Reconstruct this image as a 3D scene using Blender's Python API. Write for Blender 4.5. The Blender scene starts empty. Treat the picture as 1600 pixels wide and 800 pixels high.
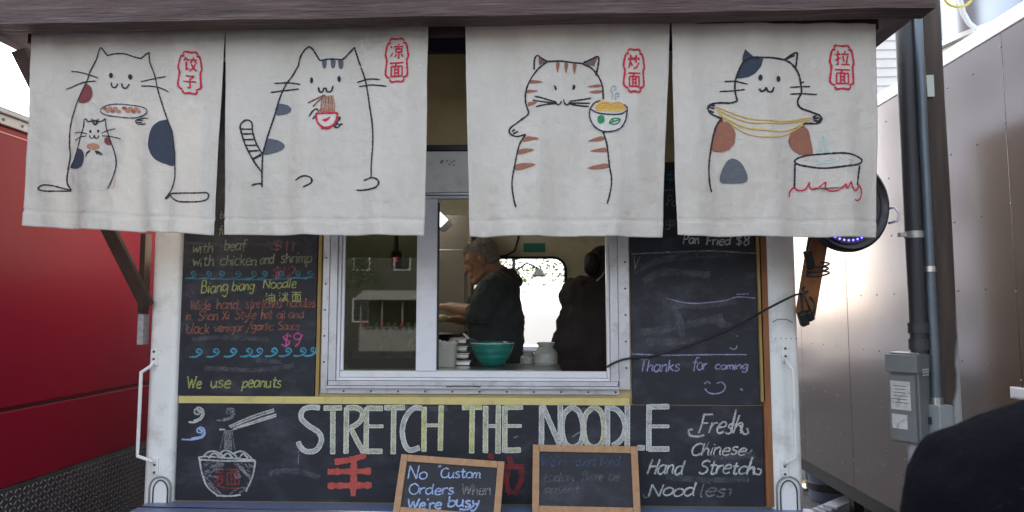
import bpy, bmesh, math, random
from mathutils import Vector, Matrix, Euler, noise
R = math.radians
rnd = random.Random(7)
S = bpy.context.scene
COL = S.collection

# ------------------------------------------------------------------ camera, sky, sun, exposure
F = 1050.0                                  # focal length in pixels of the 1600 px photograph
CAM = Vector((0.0, -3.0, 1.65))
ROT = Euler((R(90 + 4.68), 0, R(2.3)))
cd = bpy.data.cameras.new('camera'); co = bpy.data.objects.new('camera', cd); COL.objects.link(co)
co.location = CAM; co.rotation_euler = ROT
cd.sensor_width = 36; cd.lens = F / 1600 * 36; cd.clip_start = .05; cd.clip_end = 2000
S.camera = co
cd.dof.use_dof = True; cd.dof.focus_distance = 2.9; cd.dof.aperture_fstop = 4.0
W = bpy.data.worlds.new('World'); S.world = W; W.use_nodes = True
SUN_DIR = Vector((-.68, .73, 0)).normalized(); SUN_EL = R(36)
to_sun = Vector((SUN_DIR.x * math.cos(SUN_EL), SUN_DIR.y * math.cos(SUN_EL), math.sin(SUN_EL)))
sk = W.node_tree.nodes.new('ShaderNodeTexSky'); sk.sky_type = 'NISHITA'; sk.sun_disc = False
sk.sun_elevation = SUN_EL; sk.sun_rotation = math.atan2(to_sun.x, to_sun.y)
sk.air_density = 1.0; sk.dust_density = 2.5; sk.ozone_density = 1.2
bg = W.node_tree.nodes['Background']; bg.inputs[1].default_value = .15
hsv = W.node_tree.nodes.new('ShaderNodeHueSaturation'); hsv.inputs['Saturation'].default_value = .38      # thin high overcast
W.node_tree.links.new(sk.outputs[0], hsv.inputs['Color']); W.node_tree.links.new(hsv.outputs[0], bg.inputs[0])
sd = bpy.data.lights.new('sun', 'SUN'); sd.energy = 4.0; sd.angle = R(.5); sd.color = (1, .93, .83)
so = bpy.data.objects.new('sun', sd); COL.objects.link(so)
so.rotation_euler = to_sun.to_track_quat('Z', 'Y').to_euler()
S.view_settings.view_transform = 'Standard'; S.view_settings.look = 'None'
S.view_settings.exposure = 2.05; S.view_settings.gamma = 1
S.cycles.max_bounces = 8

RM = ROT.to_matrix()
def ray(px, py): return RM @ Vector(((px - 800) / F, (400 - py) / F, -1))
def at(px, py, Y=0.0):
    d = ray(px, py); return CAM + d * ((Y - CAM.y) / d.y)
def atx(px, py, X):
    d = ray(px, py); return CAM + d * ((X - CAM.x) / d.x)

# ------------------------------------------------------------------ materials
MATS = {}
def mat(name, col, rough=.6, metal=0, var=.12, vscale=6, bump=.15, bscale=60, spec=.5, coat=0, stretch=(1,1,1),
        dirt=None, dirt_amt=.4, dirt_scale=9, sheen=0, transl=0):
    if name in MATS: return MATS[name]
    m = bpy.data.materials.new(name); m.use_nodes = True; nt = m.node_tree; N = nt.nodes; L = nt.links
    b = N['Principled BSDF']
    b.inputs['Roughness'].default_value = rough; b.inputs['Metallic'].default_value = metal
    b.inputs['Specular IOR Level'].default_value = spec; b.inputs['Coat Weight'].default_value = coat
    if sheen: b.inputs['Sheen Weight'].default_value = sheen
    tc = N.new('ShaderNodeTexCoord'); mp = N.new('ShaderNodeMapping'); mp.inputs['Scale'].default_value = stretch
    L.new(tc.outputs['Object'], mp.inputs['Vector'])
    n1 = N.new('ShaderNodeTexNoise'); n1.inputs['Scale'].default_value = vscale; n1.inputs['Detail'].default_value = 6
    L.new(mp.outputs[0], n1.inputs['Vector'])
    mx = N.new('ShaderNodeMix'); mx.data_type = 'RGBA'
    c = Vector(col[:3])
    mx.inputs['A'].default_value = (*(c * (1 - var * 1.6)), 1); mx.inputs['B'].default_value = (*[min(1, v * (1 + var * 1.6)) for v in c], 1)
    L.new(n1.outputs['Fac'], mx.inputs['Factor']); out = mx.outputs['Result']
    if dirt:
        n3 = N.new('ShaderNodeTexNoise'); n3.inputs['Scale'].default_value = dirt_scale; n3.inputs['Detail'].default_value = 10
        n3.inputs['Roughness'].default_value = .7
        L.new(mp.outputs[0], n3.inputs['Vector'])
        cr = N.new('ShaderNodeValToRGB'); cr.color_ramp.elements[0].position = .5; cr.color_ramp.elements[1].position = .72
        cr.color_ramp.elements[1].color = (dirt_amt,) * 3 + (1,)
        L.new(n3.outputs['Fac'], cr.inputs[0])
        m2 = N.new('ShaderNodeMix'); m2.data_type = 'RGBA'; L.new(cr.outputs[0], m2.inputs['Factor'])
        L.new(out, m2.inputs['A']); m2.inputs['B'].default_value = (*dirt, 1); out = m2.outputs['Result']
    L.new(out, b.inputs['Base Color'])
    if bump:
        n2 = N.new('ShaderNodeTexNoise'); n2.inputs['Scale'].default_value = bscale; n2.inputs['Detail'].default_value = 8
        L.new(mp.outputs[0], n2.inputs['Vector'])
        bp = N.new('ShaderNodeBump'); bp.inputs['Strength'].default_value = bump; bp.inputs['Distance'].default_value = .01
        L.new(n2.outputs['Fac'], bp.inputs['Height']); L.new(bp.outputs[0], b.inputs['Normal'])
    if transl:
        tr = N.new('ShaderNodeBsdfTranslucent'); L.new(out, tr.inputs[0])
        ms = N.new('ShaderNodeMixShader'); ms.inputs[0].default_value = transl
        L.new(b.outputs[0], ms.inputs[1]); L.new(tr.outputs[0], ms.inputs[2])
        L.new(ms.outputs[0], N['Material Output'].inputs[0])
    MATS[name] = m; return m

def emit(name, col, s):
    if name in MATS: return MATS[name]
    m = bpy.data.materials.new(name); m.use_nodes = True; N = m.node_tree.nodes
    N['Principled BSDF'].inputs['Base Color'].default_value = (*col, 1)
    N['Principled BSDF'].inputs['Emission Color'].default_value = (*col, 1)
    N['Principled BSDF'].inputs['Emission Strength'].default_value = s
    MATS[name] = m; return m

def glass(name, tint=(.9, .95, .92), ior=1.5):
    if name in MATS: return MATS[name]
    m = bpy.data.materials.new(name); m.use_nodes = True; N = m.node_tree.nodes; L = m.node_tree.links
    t = N.new('ShaderNodeBsdfTransparent'); t.inputs[0].default_value = (*tint, 1)
    g = N.new('ShaderNodeBsdfGlossy'); g.inputs['Roughness'].default_value = .015; g.inputs[0].default_value = (1, 1, 1, 1)
    f = N.new('ShaderNodeFresnel'); f.inputs[0].default_value = ior
    ms = N.new('ShaderNodeMixShader'); L.new(f.outputs[0], ms.inputs[0]); L.new(t.outputs[0], ms.inputs[1]); L.new(g.outputs[0], ms.inputs[2])
    L.new(ms.outputs[0], N['Material Output'].inputs[0]); MATS[name] = m; return m

def chalk(name, col, dens=.6, grain=330):
    """chalk dust: grains of colour with the board showing between them"""
    if name in MATS: return MATS[name]
    m = bpy.data.materials.new(name); m.use_nodes = True; N = m.node_tree.nodes; L = m.node_tree.links
    b = N['Principled BSDF']; b.inputs['Base Color'].default_value = (*col, 1); b.inputs['Roughness'].default_value = .95
    b.inputs['Specular IOR Level'].default_value = .1
    tc = N.new('ShaderNodeTexCoord'); n = N.new('ShaderNodeTexNoise'); n.inputs['Scale'].default_value = grain; n.inputs['Detail'].default_value = 4
    L.new(tc.outputs['Object'], n.inputs['Vector'])
    n2 = N.new('ShaderNodeTexNoise'); n2.inputs['Scale'].default_value = 22; L.new(tc.outputs['Object'], n2.inputs['Vector'])
    ad = N.new('ShaderNodeMath'); ad.operation = 'MULTIPLY_ADD'; ad.inputs[1].default_value = .25
    L.new(n2.outputs['Fac'], ad.inputs[0]); L.new(n.outputs['Fac'], ad.inputs[2])
    mr = N.new('ShaderNodeMapRange'); c0 = .80 - dens * .36
    mr.inputs['From Min'].default_value = c0 - .12; mr.inputs['From Max'].default_value = c0 + .14
    L.new(ad.outputs[0], mr.inputs['Value'])
    t = N.new('ShaderNodeBsdfTransparent'); ms = N.new('ShaderNodeMixShader')
    mm = N.new('ShaderNodeMath'); mm.operation = 'MULTIPLY'; mm.inputs[1].default_value = min(1, .5 + dens * .8)
    L.new(mr.outputs[0], mm.inputs[0]); L.new(mm.outputs[0], ms.inputs[0])
    L.new(t.outputs[0], ms.inputs[1]); L.new(b.outputs[0], ms.inputs[2])
    L.new(ms.outputs[0], N['Material Output'].inputs[0]); MATS[name] = m; return m

# ------------------------------------------------------------------ objects and meshes
def tag(o, label=None, cat=None, group=None, kind=None):
    if label: o['label'] = label
    if cat: o['category'] = cat
    if group: o['group'] = group
    if kind: o['kind'] = kind
    return o
def thing(name, label, cat, loc=(0, 0, 0), group=None):
    o = bpy.data.objects.new(name, None); COL.objects.link(o); o.location = loc; o.empty_display_size = .1
    return tag(o, label, cat, group)
def wpos(p):
    v = Vector()
    while p is not None: v += p.location; p = p.parent
    return v
def link(name, me, parent=None, loc=None):
    o = bpy.data.objects.new(name, me); COL.objects.link(o)
    if parent is not None:
        o.parent = parent
        o.location = (Vector(loc) if loc is not None else Vector()) - wpos(parent)
    elif loc is not None: o.location = loc
    return o
def copy_tree(o, off, parent=None):
    c = o.copy(); COL.objects.link(c)
    if parent is not None: c.parent = parent
    else: c.location = o.location + Vector(off)
    for ch in list(o.children): copy_tree(ch, off, c)
    return c

class MB:
    def __init__(s): s.v = []; s.f = []
    def add(s, vs, fs):
        k = len(s.v); s.v += [Vector(a) for a in vs]; s.f += [tuple(i + k for i in f) for f in fs]; return s
    def box(s, x0, x1, y0, y1, z0, z1):
        x0, x1 = sorted((x0, x1)); y0, y1 = sorted((y0, y1)); z0, z1 = sorted((z0, z1))
        return s.add([(x, y, z) for z in (z0, z1) for y in (y0, y1) for x in (x0, x1)],
                     [(0, 2, 3, 1), (4, 5, 7, 6), (0, 1, 5, 4), (2, 6, 7, 3), (0, 4, 6, 2), (1, 3, 7, 5)])
    def xbox(s, M, sx, sy, sz):           # box centred at origin of matrix M
        vs = [M @ Vector((x * sx / 2, y * sy / 2, z * sz / 2)) for z in (-1, 1) for y in (-1, 1) for x in (-1, 1)]
        return s.add(vs, [(0, 2, 3, 1), (4, 5, 7, 6), (0, 1, 5, 4), (2, 6, 7, 3), (0, 4, 6, 2), (1, 3, 7, 5)])
    def bar(s, a, b, w, h, up=(0, 0, 1)):
        a = Vector(a); b = Vector(b); d = (b - a); z = d.normalized(); x = Vector(up).cross(z)
        if x.length < 1e-4: x = Vector((1, 0, 0)).cross(z)
        x.normalize(); y = z.cross(x)
        vs = [p + x * i * w / 2 + y * j * h / 2 for p in (a, b) for j in (-1, 1) for i in (-1, 1)]
        return s.add(vs, [(0, 2, 3, 1), (4, 5, 7, 6), (0, 1, 5, 4), (2, 6, 7, 3), (0, 4, 6, 2), (1, 3, 7, 5)])
    def tube(s, pts, r, n=8, cap=True):
        pts = [Vector(p) for p in pts]; rs = r if isinstance(r, (list, tuple)) else [r] * len(pts)
        rings = []; ref = None
        for i, p in enumerate(pts):
            d = (pts[min(i + 1, len(pts) - 1)] - pts[max(i - 1, 0)]).normalized()
            if ref is None:
                ref = Vector((0, 0, 1)).cross(d)
                if ref.length < .1: ref = Vector((1, 0, 0)).cross(d)
            ref = (ref - d * ref.dot(d)).normalized(); u = d.cross(ref)
            rings.append([p + (ref * math.cos(a) + u * math.sin(a)) * rs[i] for a in [2 * math.pi * k / n for k in range(n)]])
        k = len(s.v)
        for rg in rings: s.v += rg
        for i in range(len(pts) - 1):
            for j in range(n):
                a = k + i * n + j; b = k + i * n + (j + 1) % n
                s.f.append((a, b, b + n, a + n))
        if cap: s.f.append(tuple(k + j for j in range(n - 1, -1, -1))); s.f.append(tuple(k + (len(pts) - 1) * n + j for j in range(n)))
        return s
    def lathe(s, prof, c=(0, 0, 0), n=32, M=None):
        k = len(s.v); c = Vector(c)
        for (r, z) in prof:
            for j in range(n):
                a = 2 * math.pi * j / n; p = Vector((r * math.cos(a), r * math.sin(a), z))
                s.v.append(c + (M @ p if M else p))
        for i in range(len(prof) - 1):
            for j in range(n):
                a = k + i * n + j; b = k + i * n + (j + 1) % n
                s.f.append((a, b, b + n, a + n))
        return s
    def prism(s, poly, y0, y1):           # poly of (x,z)
        n = len(poly); vs = [(x, y0, z) for x, z in poly] + [(x, y1, z) for x, z in poly]
        fs = [tuple(range(n)), tuple(range(2 * n - 1, n - 1, -1))] + [(i, i + n, (i + 1) % n + n, (i + 1) % n) for i in range(n)]
        return s.add(vs, fs)
    def ball(s, c, r, n=10, m=6, sc=(1, 1, 1), M=None):
        k = len(s.v); c = Vector(c)
        for i in range(m + 1):
            t = math.pi * i / m
            for j in range(n):
                a = 2 * math.pi * j / n
                p = Vector((math.sin(t) * math.cos(a) * sc[0], math.sin(t) * math.sin(a) * sc[1], math.cos(t) * sc[2])) * r
                s.v.append(c + (M @ p if M else p))
        for i in range(m):
            for j in range(n):
                a = k + i * n + j; b = k + i * n + (j + 1) % n
                s.f.append((a, a + n, b + n, b))
        return s
    def build(s, name, m, parent=None, bev=0, smooth=False, org=None, fix=True):
        me = bpy.data.meshes.new(name); o3 = Vector(org) if org is not None else None
        if o3 is None:
            o3 = sum(s.v, Vector()) / max(1, len(s.v))
        me.from_pydata([v - o3 for v in s.v], [], s.f); me.update()
        bm = bmesh.new(); bm.from_mesh(me)
        bmesh.ops.remove_doubles(bm, verts=bm.verts, dist=1e-6)
        if fix: bmesh.ops.recalc_face_normals(bm, faces=bm.faces)
        bm.to_mesh(me); bm.free()
        if m: me.materials.append(m)
        if smooth:
            for p in me.polygons: p.use_smooth = True
        o = link(name, me, parent, o3)
        if bev:
            b = o.modifiers.new('bevel', 'BEVEL'); b.width = bev; b.segments = 2; b.limit_method = 'ANGLE'; b.angle_limit = R(40)
        if smooth == 'auto':
            for p in me.polygons: p.use_smooth = True
            e = o.modifiers.new('split', 'EDGE_SPLIT'); e.split_angle = R(35)
        return o

def boxpx(mb, x0, y0, x1, y1, yf, yb):    # a box whose front face (at depth yf) covers these photo pixels
    a = at(x0, (y0 + y1) / 2, yf).x; b = at(x1, (y0 + y1) / 2, yf).x
    c = at((x0 + x1) / 2, y0, yf).z; d = at((x0 + x1) / 2, y1, yf).z
    return mb.box(a, b, yf, yb, d, c)

def smooth_line(pts, step):
    """Catmull-Rom through 2D points"""
    if len(pts) < 3:
        out = []
        for i in range(len(pts) - 1):
            a, b = Vector(pts[i]), Vector(pts[i + 1]); n = max(1, int((b - a).length / step))
            out += [a + (b - a) * k / n for k in range(n)]
        return out + [Vector(pts[-1])]
    P = [Vector(p) for p in pts]; P = [P[0] * 2 - P[1]] + P + [P[-1] * 2 - P[-2]]; out = []
    for i in range(1, len(P) - 2):
        a, b, c, d = P[i - 1:i + 3]; n = max(2, int((c - b).length / step))
        for k in range(n):
            t = k / n
            out.append(.5 * ((2 * b) + (c - a) * t + (2 * a - 5 * b + 4 * c - d) * t * t + (3 * b - a - 3 * c + d) * t ** 3))
    return out + [P[-2]]

def ribbon(mb, pts, w, surf, off=.001, jit=.15, raised=0, closed=False):
    """pts: world (x,z); lies on y = surf(x,z) - off"""
    n = len(pts)
    if n < 2: return
    k = len(mb.v)
    for i, p in enumerate(pts):
        d = pts[min(i + 1, n - 1)] - pts[max(i - 1, 0)]
        if d.length < 1e-9: d = Vector((1, 0))
        d.normalize(); q = Vector((-d.y, d.x)); ww = w / 2 * (1 + rnd.uniform(-jit, jit))
        if raised:
            for t, r in ((-1, 0), (-.5, .8), (.5, .8), (1, 0)):
                a = p + q * ww * t; mb.v.append(Vector((a.x, surf(a.x, a.y) - off - raised * r, a.y)))
        else:
            for t in (-1, 1):
                a = p + q * ww * t; mb.v.append(Vector((a.x, surf(a.x, a.y) - off, a.y)))
    c = 4 if raised else 2
    for i in range(n - 1):
        for j in range(c - 1):
            a = k + i * c + j; mb.f.append((a, a + 1, a + 1 + c, a + c))

def pxline(pts, Y, step=.006):
    w = [at(x, y, Y) for x, y in pts]
    return smooth_line([(p.x, p.z) for p in w], step)
def px_w(w, Y): return w / F * (Y - CAM.y)

def clean(me_mb): pass

# ------------------------------------------------------------------ stroke lettering
def G(s): return [[tuple(float(v) for v in p.split(',')) for p in st.split()] for st in s.split('|')]
FONT = {
'a': (4.8, "3.8,4.4 2.4,5 .6,3.8 .3,1.6 1.3,0 2.8,.5 3.9,2.5|4,5 3.8,1.5 4.6,0"), 'b': (4.4, ".5,8 .4,0|.4,3 1.8,4.6 3.6,4 3.8,1.8 2.4,.1 .4,.6"),
'c': (4, "3.6,4.2 2.2,5 .5,3.8 .2,1.6 1.4,.1 3.4,.6"), 'd': (4.8, "3.6,4.2 2,5 .3,3.4 .4,1 1.8,0 3.6,1.8|3.9,8 3.7,2 4.3,0"),
'e': (4.1, ".3,2.6 3.4,3 3.2,4.6 1.8,5 .4,3.4 .3,1.4 1.6,0 3.6,.8"), 'f': (3.6, "4,7.2 2.8,8 1.8,6.4 1.6,-1|0,4.6 3.2,4.8"),
'g': (4.4, "3.6,4.2 2,5 .3,3.4 .6,1.2 2,.8 3.6,2.4|3.8,5 3.6,-1.4 2.2,-3 .4,-2"), 'h': (4.3, ".6,8 .4,0|.5,2.6 2,4.6 3.3,4 3.4,1.2 4,0"),
'i': (1.7, ".6,4.8 .5,.6 1,0|.8,6.4 .95,7"), 'k': (4, ".5,8 .4,0|3.4,4.8 .6,2.2|1.2,2.6 3.6,0"), 'l': (1.8, ".5,8 .4,.8 1.2,0"),
'm': (5.6, ".3,4.8 .3,0|.3,3 1.4,4.8 2.4,4 2.4,0|2.4,3 3.6,4.8 4.7,4 4.6,.8 5.3,0"), 'n': (4.1, ".3,4.8 .3,0|.3,3 1.8,4.8 3,4 3.1,.8 3.8,0"),
'o': (4.2, "2,5 .4,3.8 .3,1.2 1.9,0 3.6,1.2 3.7,3.8 2,5"), 'p': (4.3, ".5,5 .3,-3|.4,3.2 2,4.9 3.6,4 3.6,1.6 2,.2 .4,1"),
'r': (3.3, ".4,4.8 .4,0|.4,2.6 1.4,4.4 3,4.6"), 's': (3.5, "3,4.4 1.8,5 .6,4 1.2,2.9 2.8,2 2.8,.8 1.6,0 .2,.7"),
't': (3.5, "1.6,7.4 1.5,1 2.2,0 3.2,.6|.2,5 3.2,5.2"), 'u': (4.3, ".3,4.8 .3,1.4 1.4,0 3,1.4|3.3,4.8 3.3,.8 4,0"),
'v': (3.8, ".2,4.8 1.7,0|1.7,0 3.4,4.8"), 'w': (5.2, ".2,4.8 1.3,.2|1.3,.2 2.5,3.8|2.5,3.8 3.6,.2|3.6,.2 4.8,4.8"),
'y': (4, ".3,4.8 .8,2.2 2.6,2.2|3.4,4.8 2.8,0 1.4,-2.8 0,-2.4"), 'z': (4, ".2,4.8 3.4,4.8|3.4,4.8 .2,0|.2,0 3.6,0"),
'B': (4.8, ".6,8 .4,0|.5,7.6 2.4,8.2 3.6,6.8 2.6,4.8 .8,4.4|.8,4.4 3.2,4.4 4.2,2.6 3,.4 .4,0"), 'C': (5, "4.6,7 3,8.2 .8,6.6 .2,3.4 1.4,.4 3.4,0 4.8,1.2"),
'F': (4.6, ".6,8 .8,4 .4,0|.4,8 4.6,8.1|.7,4.3 3.6,4.4"), 'H': (5.4, ".8,8 .4,0|4.6,8 4.4,0|.5,4 4.6,4.3"), 'N': (5.6, ".6,8 .3,0|.6,8 4.4,0|4.4,0 5,8"),
'O': (5.6, "2.8,8.1 .6,6.4 .3,2.4 2.4,0 4.8,1.6 5.2,5.6 3.6,7.8 2.8,8.1"), 'P': (4.6, ".6,8 .4,0|.5,7.6 2.8,8.3 4.2,6.4 3,4.2 .6,3.8"),
'S': (4.6, "4,7 2.6,8.1 .7,7 .8,5 3,4 4,2.2 3,.2 1,0 .2,1.2"), 'T': (4.8, "0,8 4.8,8.1|2.4,8 2.2,0"), 'V': (4.6, ".2,8 2,0|2,0 4.4,8"),
'W': (6.8, ".2,8 1.6,0|1.6,0 3.2,6|3.2,6 4.6,0|4.6,0 6.4,8"), 'X': (4.6, ".4,8 4.2,0|4.2,8 .2,0"),
'1': (2, "1,8 1,0"), '2': (4, ".4,6.4 1.8,8.1 3.4,6.6 2.6,3.4 .2,0|.2,0 3.8,.1"), '3': (4, ".4,7.4 2.4,8.1 3.4,6.4 2.4,4.6 1.2,4.3|1.2,4.3 3.4,3.6 3.6,1.2 2,0 .2,.8"),
'8': (4, "2.8,7.8 .8,7.4 .8,5.6 2.8,4 3.4,1.6 1.8,0 .4,1.4 1.2,3.6 3.2,5.8 2.8,7.8"), '9': (4, "3.4,6.6 1.8,8.1 .4,6.2 1.6,4.2 3.4,5.4 3.6,7.4|3.6,7.4 3,3 1.6,0"),
'$': (4.4, "3.6,6.4 2,7.4 .6,6 1.6,4.4 3.4,3.2 3,1.2 1.6,.6 .3,1.6|2,8.6 2.1,-.6"), '.': (1.6, ".5,.1 .8,.4"), "'": (1.6, ".8,8.4 .5,7"), '"': (2.6, ".8,8.4 .5,7|1.9,8.4 1.6,7"),
'/': (3, "3,8 .2,-1.5"), ' ': (3, ""),
}
CJK = {
'面': "0,9.5 10,9.5|5,9.5 4,7.5|1,7.2 1,0|1,7.2 9,7.2|9,7.2 9,0|1,.3 9,.3|3.7,7.2 3.7,.3|6.3,7.2 6.3,.3|3.7,4.9 6.3,4.9|3.7,2.6 6.3,2.6",
'子': "2,9 8,9|8,9 5,6.8|5,6.8 5.3,1.5 4.8,.3 3.5,1|.5,5 9.5,5",
'饺': "2,9.8 .6,7|1.6,8.2 3.8,8.2|3.8,8.2 3.2,7|2.3,6.5 2.3,1|2.3,1 4,2.2|7,9.8 7.3,8.8|4.8,8 9.8,8|6.2,7.2 5,5.6|8.2,7.2 9.6,5.6|8.5,5.4 7,2.4 4.6,.3|5.8,5 7.5,2.2 9.8,.4",
'凉': ".5,8.5 1.6,7.2|.4,1.5 2,4|6.2,9.8 6.6,8.8|3.2,8 9.8,8|4.4,6.6 8.6,6.6|4.4,6.6 4.4,4.4|8.6,6.6 8.6,4.4|4.4,4.5 8.6,4.5|6.5,4.5 6.5,.3 5.6,1|4.9,3.2 3.6,1.2|8.2,3.2 9.6,1.3",
'炒': "2,9.5 2,5.5 .4,.6|.5,7.5 .9,5.8|3.6,8 2.8,6.2|2.1,4.5 3.6,2|6.6,9.6 6.6,4.4|5.4,8 4.6,6|8.2,8 9.4,6.2|9,4.6 7.4,1.8 4.4,.3",
'拉': "2.2,9.8 2.2,.8 1.2,1.4|.3,7.2 3.9,7.6|.4,3.6 3.9,5|6.8,9.8 7.2,8.6|4.6,7.6 9.8,7.6|5.6,6.4 6.2,2.6|8.8,6.4 7.8,1.4|4.4,1 9.9,1",
'油': ".6,9 1.6,8|.2,6.4 1.2,5.6|.4,.6 2,3.6|3.6,7 3.6,.4|3.6,7 9.4,7|9.4,7 9.4,.4|3.6,.6 9.4,.6|6.5,9.6 6.5,.6|3.6,3.8 9.4,3.8",
'泼': ".6,9 1.6,8|.2,6.4 1.2,5.6|.4,.6 2,3.6|4.6,9 4.2,6.8 9.6,6.8|6.8,9.8 5.6,4 3,.4|5.6,4.6 8.8,4.6 7,2 4.6,.2|5.6,3.6 9.8,.2|8,9.2 9,8",
'麵': "2,9.8 2,6|.4,8.8 3.6,8.8|.6,7.4 3.4,7.4|.2,6 3.8,6|1.6,5.6 .2,3|1.2,4.6 3.4,4.6 2,2 0,.4|1,3.4 3,.8 10,.2|4.6,9 9.8,9|7,9 6.4,7.6|5,7.4 5,2|5,7.4 9.4,7.4|9.4,7.4 9.4,2|5,2.2 9.4,2.2|6.5,7.4 6.5,2.2|7.9,7.4 7.9,2.2|6.5,4.8 7.9,4.8",
'中': "5,10 5,0|1,7.5 9,7.5|9,7.5 9,3.5|1,7.5 1,3.5|1,3.5 9,3.5",
}
def glyph_px(s, x0, x1, y0, h, slope=0, slant=.12, jit=.35):
    """strokes in pixels for a string stretched from x0 to x1 on baseline y0 with cap height h"""
    tot = sum(FONT[c][0] for c in s) - .3; sx = (x1 - x0) / tot; sy = h / 8; cur = 0; out = []
    for c in s:
        w, st = FONT[c]
        if st:
            dy = rnd.uniform(-jit, jit); sc = 1 + rnd.uniform(-.08, .08); rot = rnd.uniform(-.05, .05)
            for stroke in G(st):
                q = []
                for (x, y) in stroke:
                    X = x + y * rot + slant * y * (sy / max(sx, .01)); Y = y * sc + dy
                    q.append((x0 + (cur + X) * sx, y0 + slope * (cur * sx) - Y * sy))
                out.append(q)
        cur += w
    return out
def cjk_px(c, x0, y0, x1, y1):
    return [[(x0 + (x1 - x0) * x / 10, y1 + (y0 - y1) * y / 10) for x, y in st] for st in G(CJK[c])]
def write(parent, strokes, col, w, Y, name='lettering', label=None, off=.0012, surf=None):
    mb = MB(); sf = surf or (lambda x, z: Y)
    for st in strokes: ribbon(mb, pxline(st, Y, .008), px_w(w * 1.2, Y), sf, off + rnd.uniform(0, .0006), .25)
    o = mb.build(name, col, parent, fix=False)
    if label: o['label'] = label
    if len(strokes) > 1: o['kind'] = 'stuff'
    return o

# ------------------------------------------------------------------ palette
WHITE = mat('white_paint', (.78, .79, .77), .38, var=.05, bump=.06, bscale=25, dirt=(.22, .2, .16), dirt_amt=.45, dirt_scale=7)
CREAM = mat('cream_panel', (.74, .68, .52), .6, var=.06, bump=.05, dirt=(.3, .26, .18), dirt_amt=.3)
TAN = mat('tan_wall', (.50, .40, .20), .6, var=.1, bump=.08, dirt=(.2, .16, .1), dirt_amt=.4, dirt_scale=4)
YEL = mat('pale_yellow_trim', (.62, .52, .20), .55, var=.08, bump=.08, dirt=(.3, .25, .12), dirt_amt=.5, dirt_scale=14)
ALU = mat('aluminium_frame', (.55, .55, .58), .42, metal=.55, var=.08, bump=.05, stretch=(1, 1, 1), dirt=(.16, .14, .12), dirt_amt=.5, dirt_scale=16)
VINYL = mat('white_vinyl', (.72, .72, .76), .35, var=.03, bump=.02, dirt=(.35, .33, .3), dirt_amt=.3, dirt_scale=10)
STEEL = mat('stainless_steel', (.55, .55, .54), .3, metal=1, var=.05, bump=.03, bscale=40, stretch=(1, 12, 1))
DARKSTEEL = mat('dark_steel_cabinet', (.16, .15, .13), .45, metal=.5, var=.1, bump=.04)
BLACKBOARD = mat('chalkboard', (.0115, .0135, .021), .62, var=.35, vscale=5, bump=.08, bscale=120, dirt=(.075, .077, .10), dirt_amt=.65, dirt_scale=3.2, stretch=(1, 1, 1.8))
BLACKP = mat('black_plastic', (.012, .012, .014), .45, var=.2, bump=.05)
WOODB = mat('dark_stained_beam', (.062, .033, .030), .6, var=.6, vscale=4, bump=.9, bscale=14, stretch=(.6, 6, 9), dirt=(.24, .2, .2), dirt_amt=.45, dirt_scale=5)
WOODO = mat('orange_brown_wood', (.26, .10, .035), .6, var=.3, vscale=6, bump=.4, bscale=20, stretch=(7, 7, .8))
WOODL = mat('light_frame_wood', (.42, .24, .12), .6, var=.25, vscale=8, bump=.3, bscale=25, stretch=(4, 4, 4), dirt=(.2, .1, .05), dirt_amt=.4)
REDP = mat('red_gloss_paint', (.17, .004, .018), .36, var=.06, vscale=1.5, bump=.015, bscale=3, spec=.14)
RIVET = mat('rivet_metal', (.12, .11, .1), .5, metal=.6)
BLUESH = mat('sky_tinted_shelf', (.19, .25, .42), .38, metal=.2, var=.08, bump=.04, dirt=(.12, .13, .18), dirt_amt=.4)  # blue of the reflected sky is put into the shelf's base colour
STAIN = mat('olive_wood_edge', (.36, .24, .07), .6, var=.25, bump=.3, stretch=(6, 6, 1))

# ------------------------------------------------------------------ setting: ground, yard, sunlit yard behind
ASPH = mat('asphalt', (.055, .055, .06), .85, var=.3, vscale=3, bump=.6, bscale=160, dirt=(.09, .085, .08), dirt_amt=.6, dirt_scale=2)
CONC = mat('pale_concrete', (.42, .41, .38), .85, var=.12, vscale=2, bump=.3, bscale=60, dirt=(.25, .24, .22), dirt_amt=.4, dirt_scale=3)
g = MB().add([(-300, -300, 0), (300, -300, 0), (300, 300, 0), (-300, 300, 0)], [(0, 1, 2, 3)]).build('ground', ASPH); tag(g, kind='structure')
g = MB().box(-3.4, 2.2, 15.5, 30, .0, .012).build('pavement', CONC); tag(g, kind='structure')
PAINTY = mat('yellow_road_paint', (.55, .38, .12), .7, var=.15, dirt=(.08, .08, .08), dirt_amt=.6, dirt_scale=20)
for i, y in enumerate((3.7, 4.55, 5.4, 6.3)):
    l = MB().box(2.25, 6.5, y, y + .11, .0, .004).build('parking_line', PAINTY); tag(l, kind='structure')

# ------------------------------------------------------------------ food truck
TX0, TX1 = at(231, 600, 0).x, at(1249, 600, 0).x
TD = 2.45; FLZ = .38; RZ = 3.0
truck = thing('food_truck', 'cream and white food truck with open serving window and chalkboard front', 'food truck', (-.3, 1.2, 0))
def p(mb, name, m, parent=truck, **k): return mb.build(name, m, parent, **k)
ox0, ox1 = at(512, 460, 0).x, at(972, 460, 0).x
oz1, oz0 = at(740, 303, 0).z, at(740, 603, 0).z
zt = at(740, 84, 0).z; zb = at(740, 790, 0).z
fx0, fx1 = TX0 + .05, TX1 - .05
w = MB(); w.box(fx0, ox0, 0, .05, .55, zt); w.box(ox1, fx1, 0, .05, .55, zt)
w.box(ox0, ox1, 0, .05, oz1, zt); w.box(ox0, ox1, 0, .05, .55, oz0)
p(w, 'front_wall', TAN)
p(MB().box(fx0, fx1, -.03, .05, zt, RZ - .05), 'upper_rail', mat('navy_rail', (.025, .03, .06), .5, var=.2))
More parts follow.
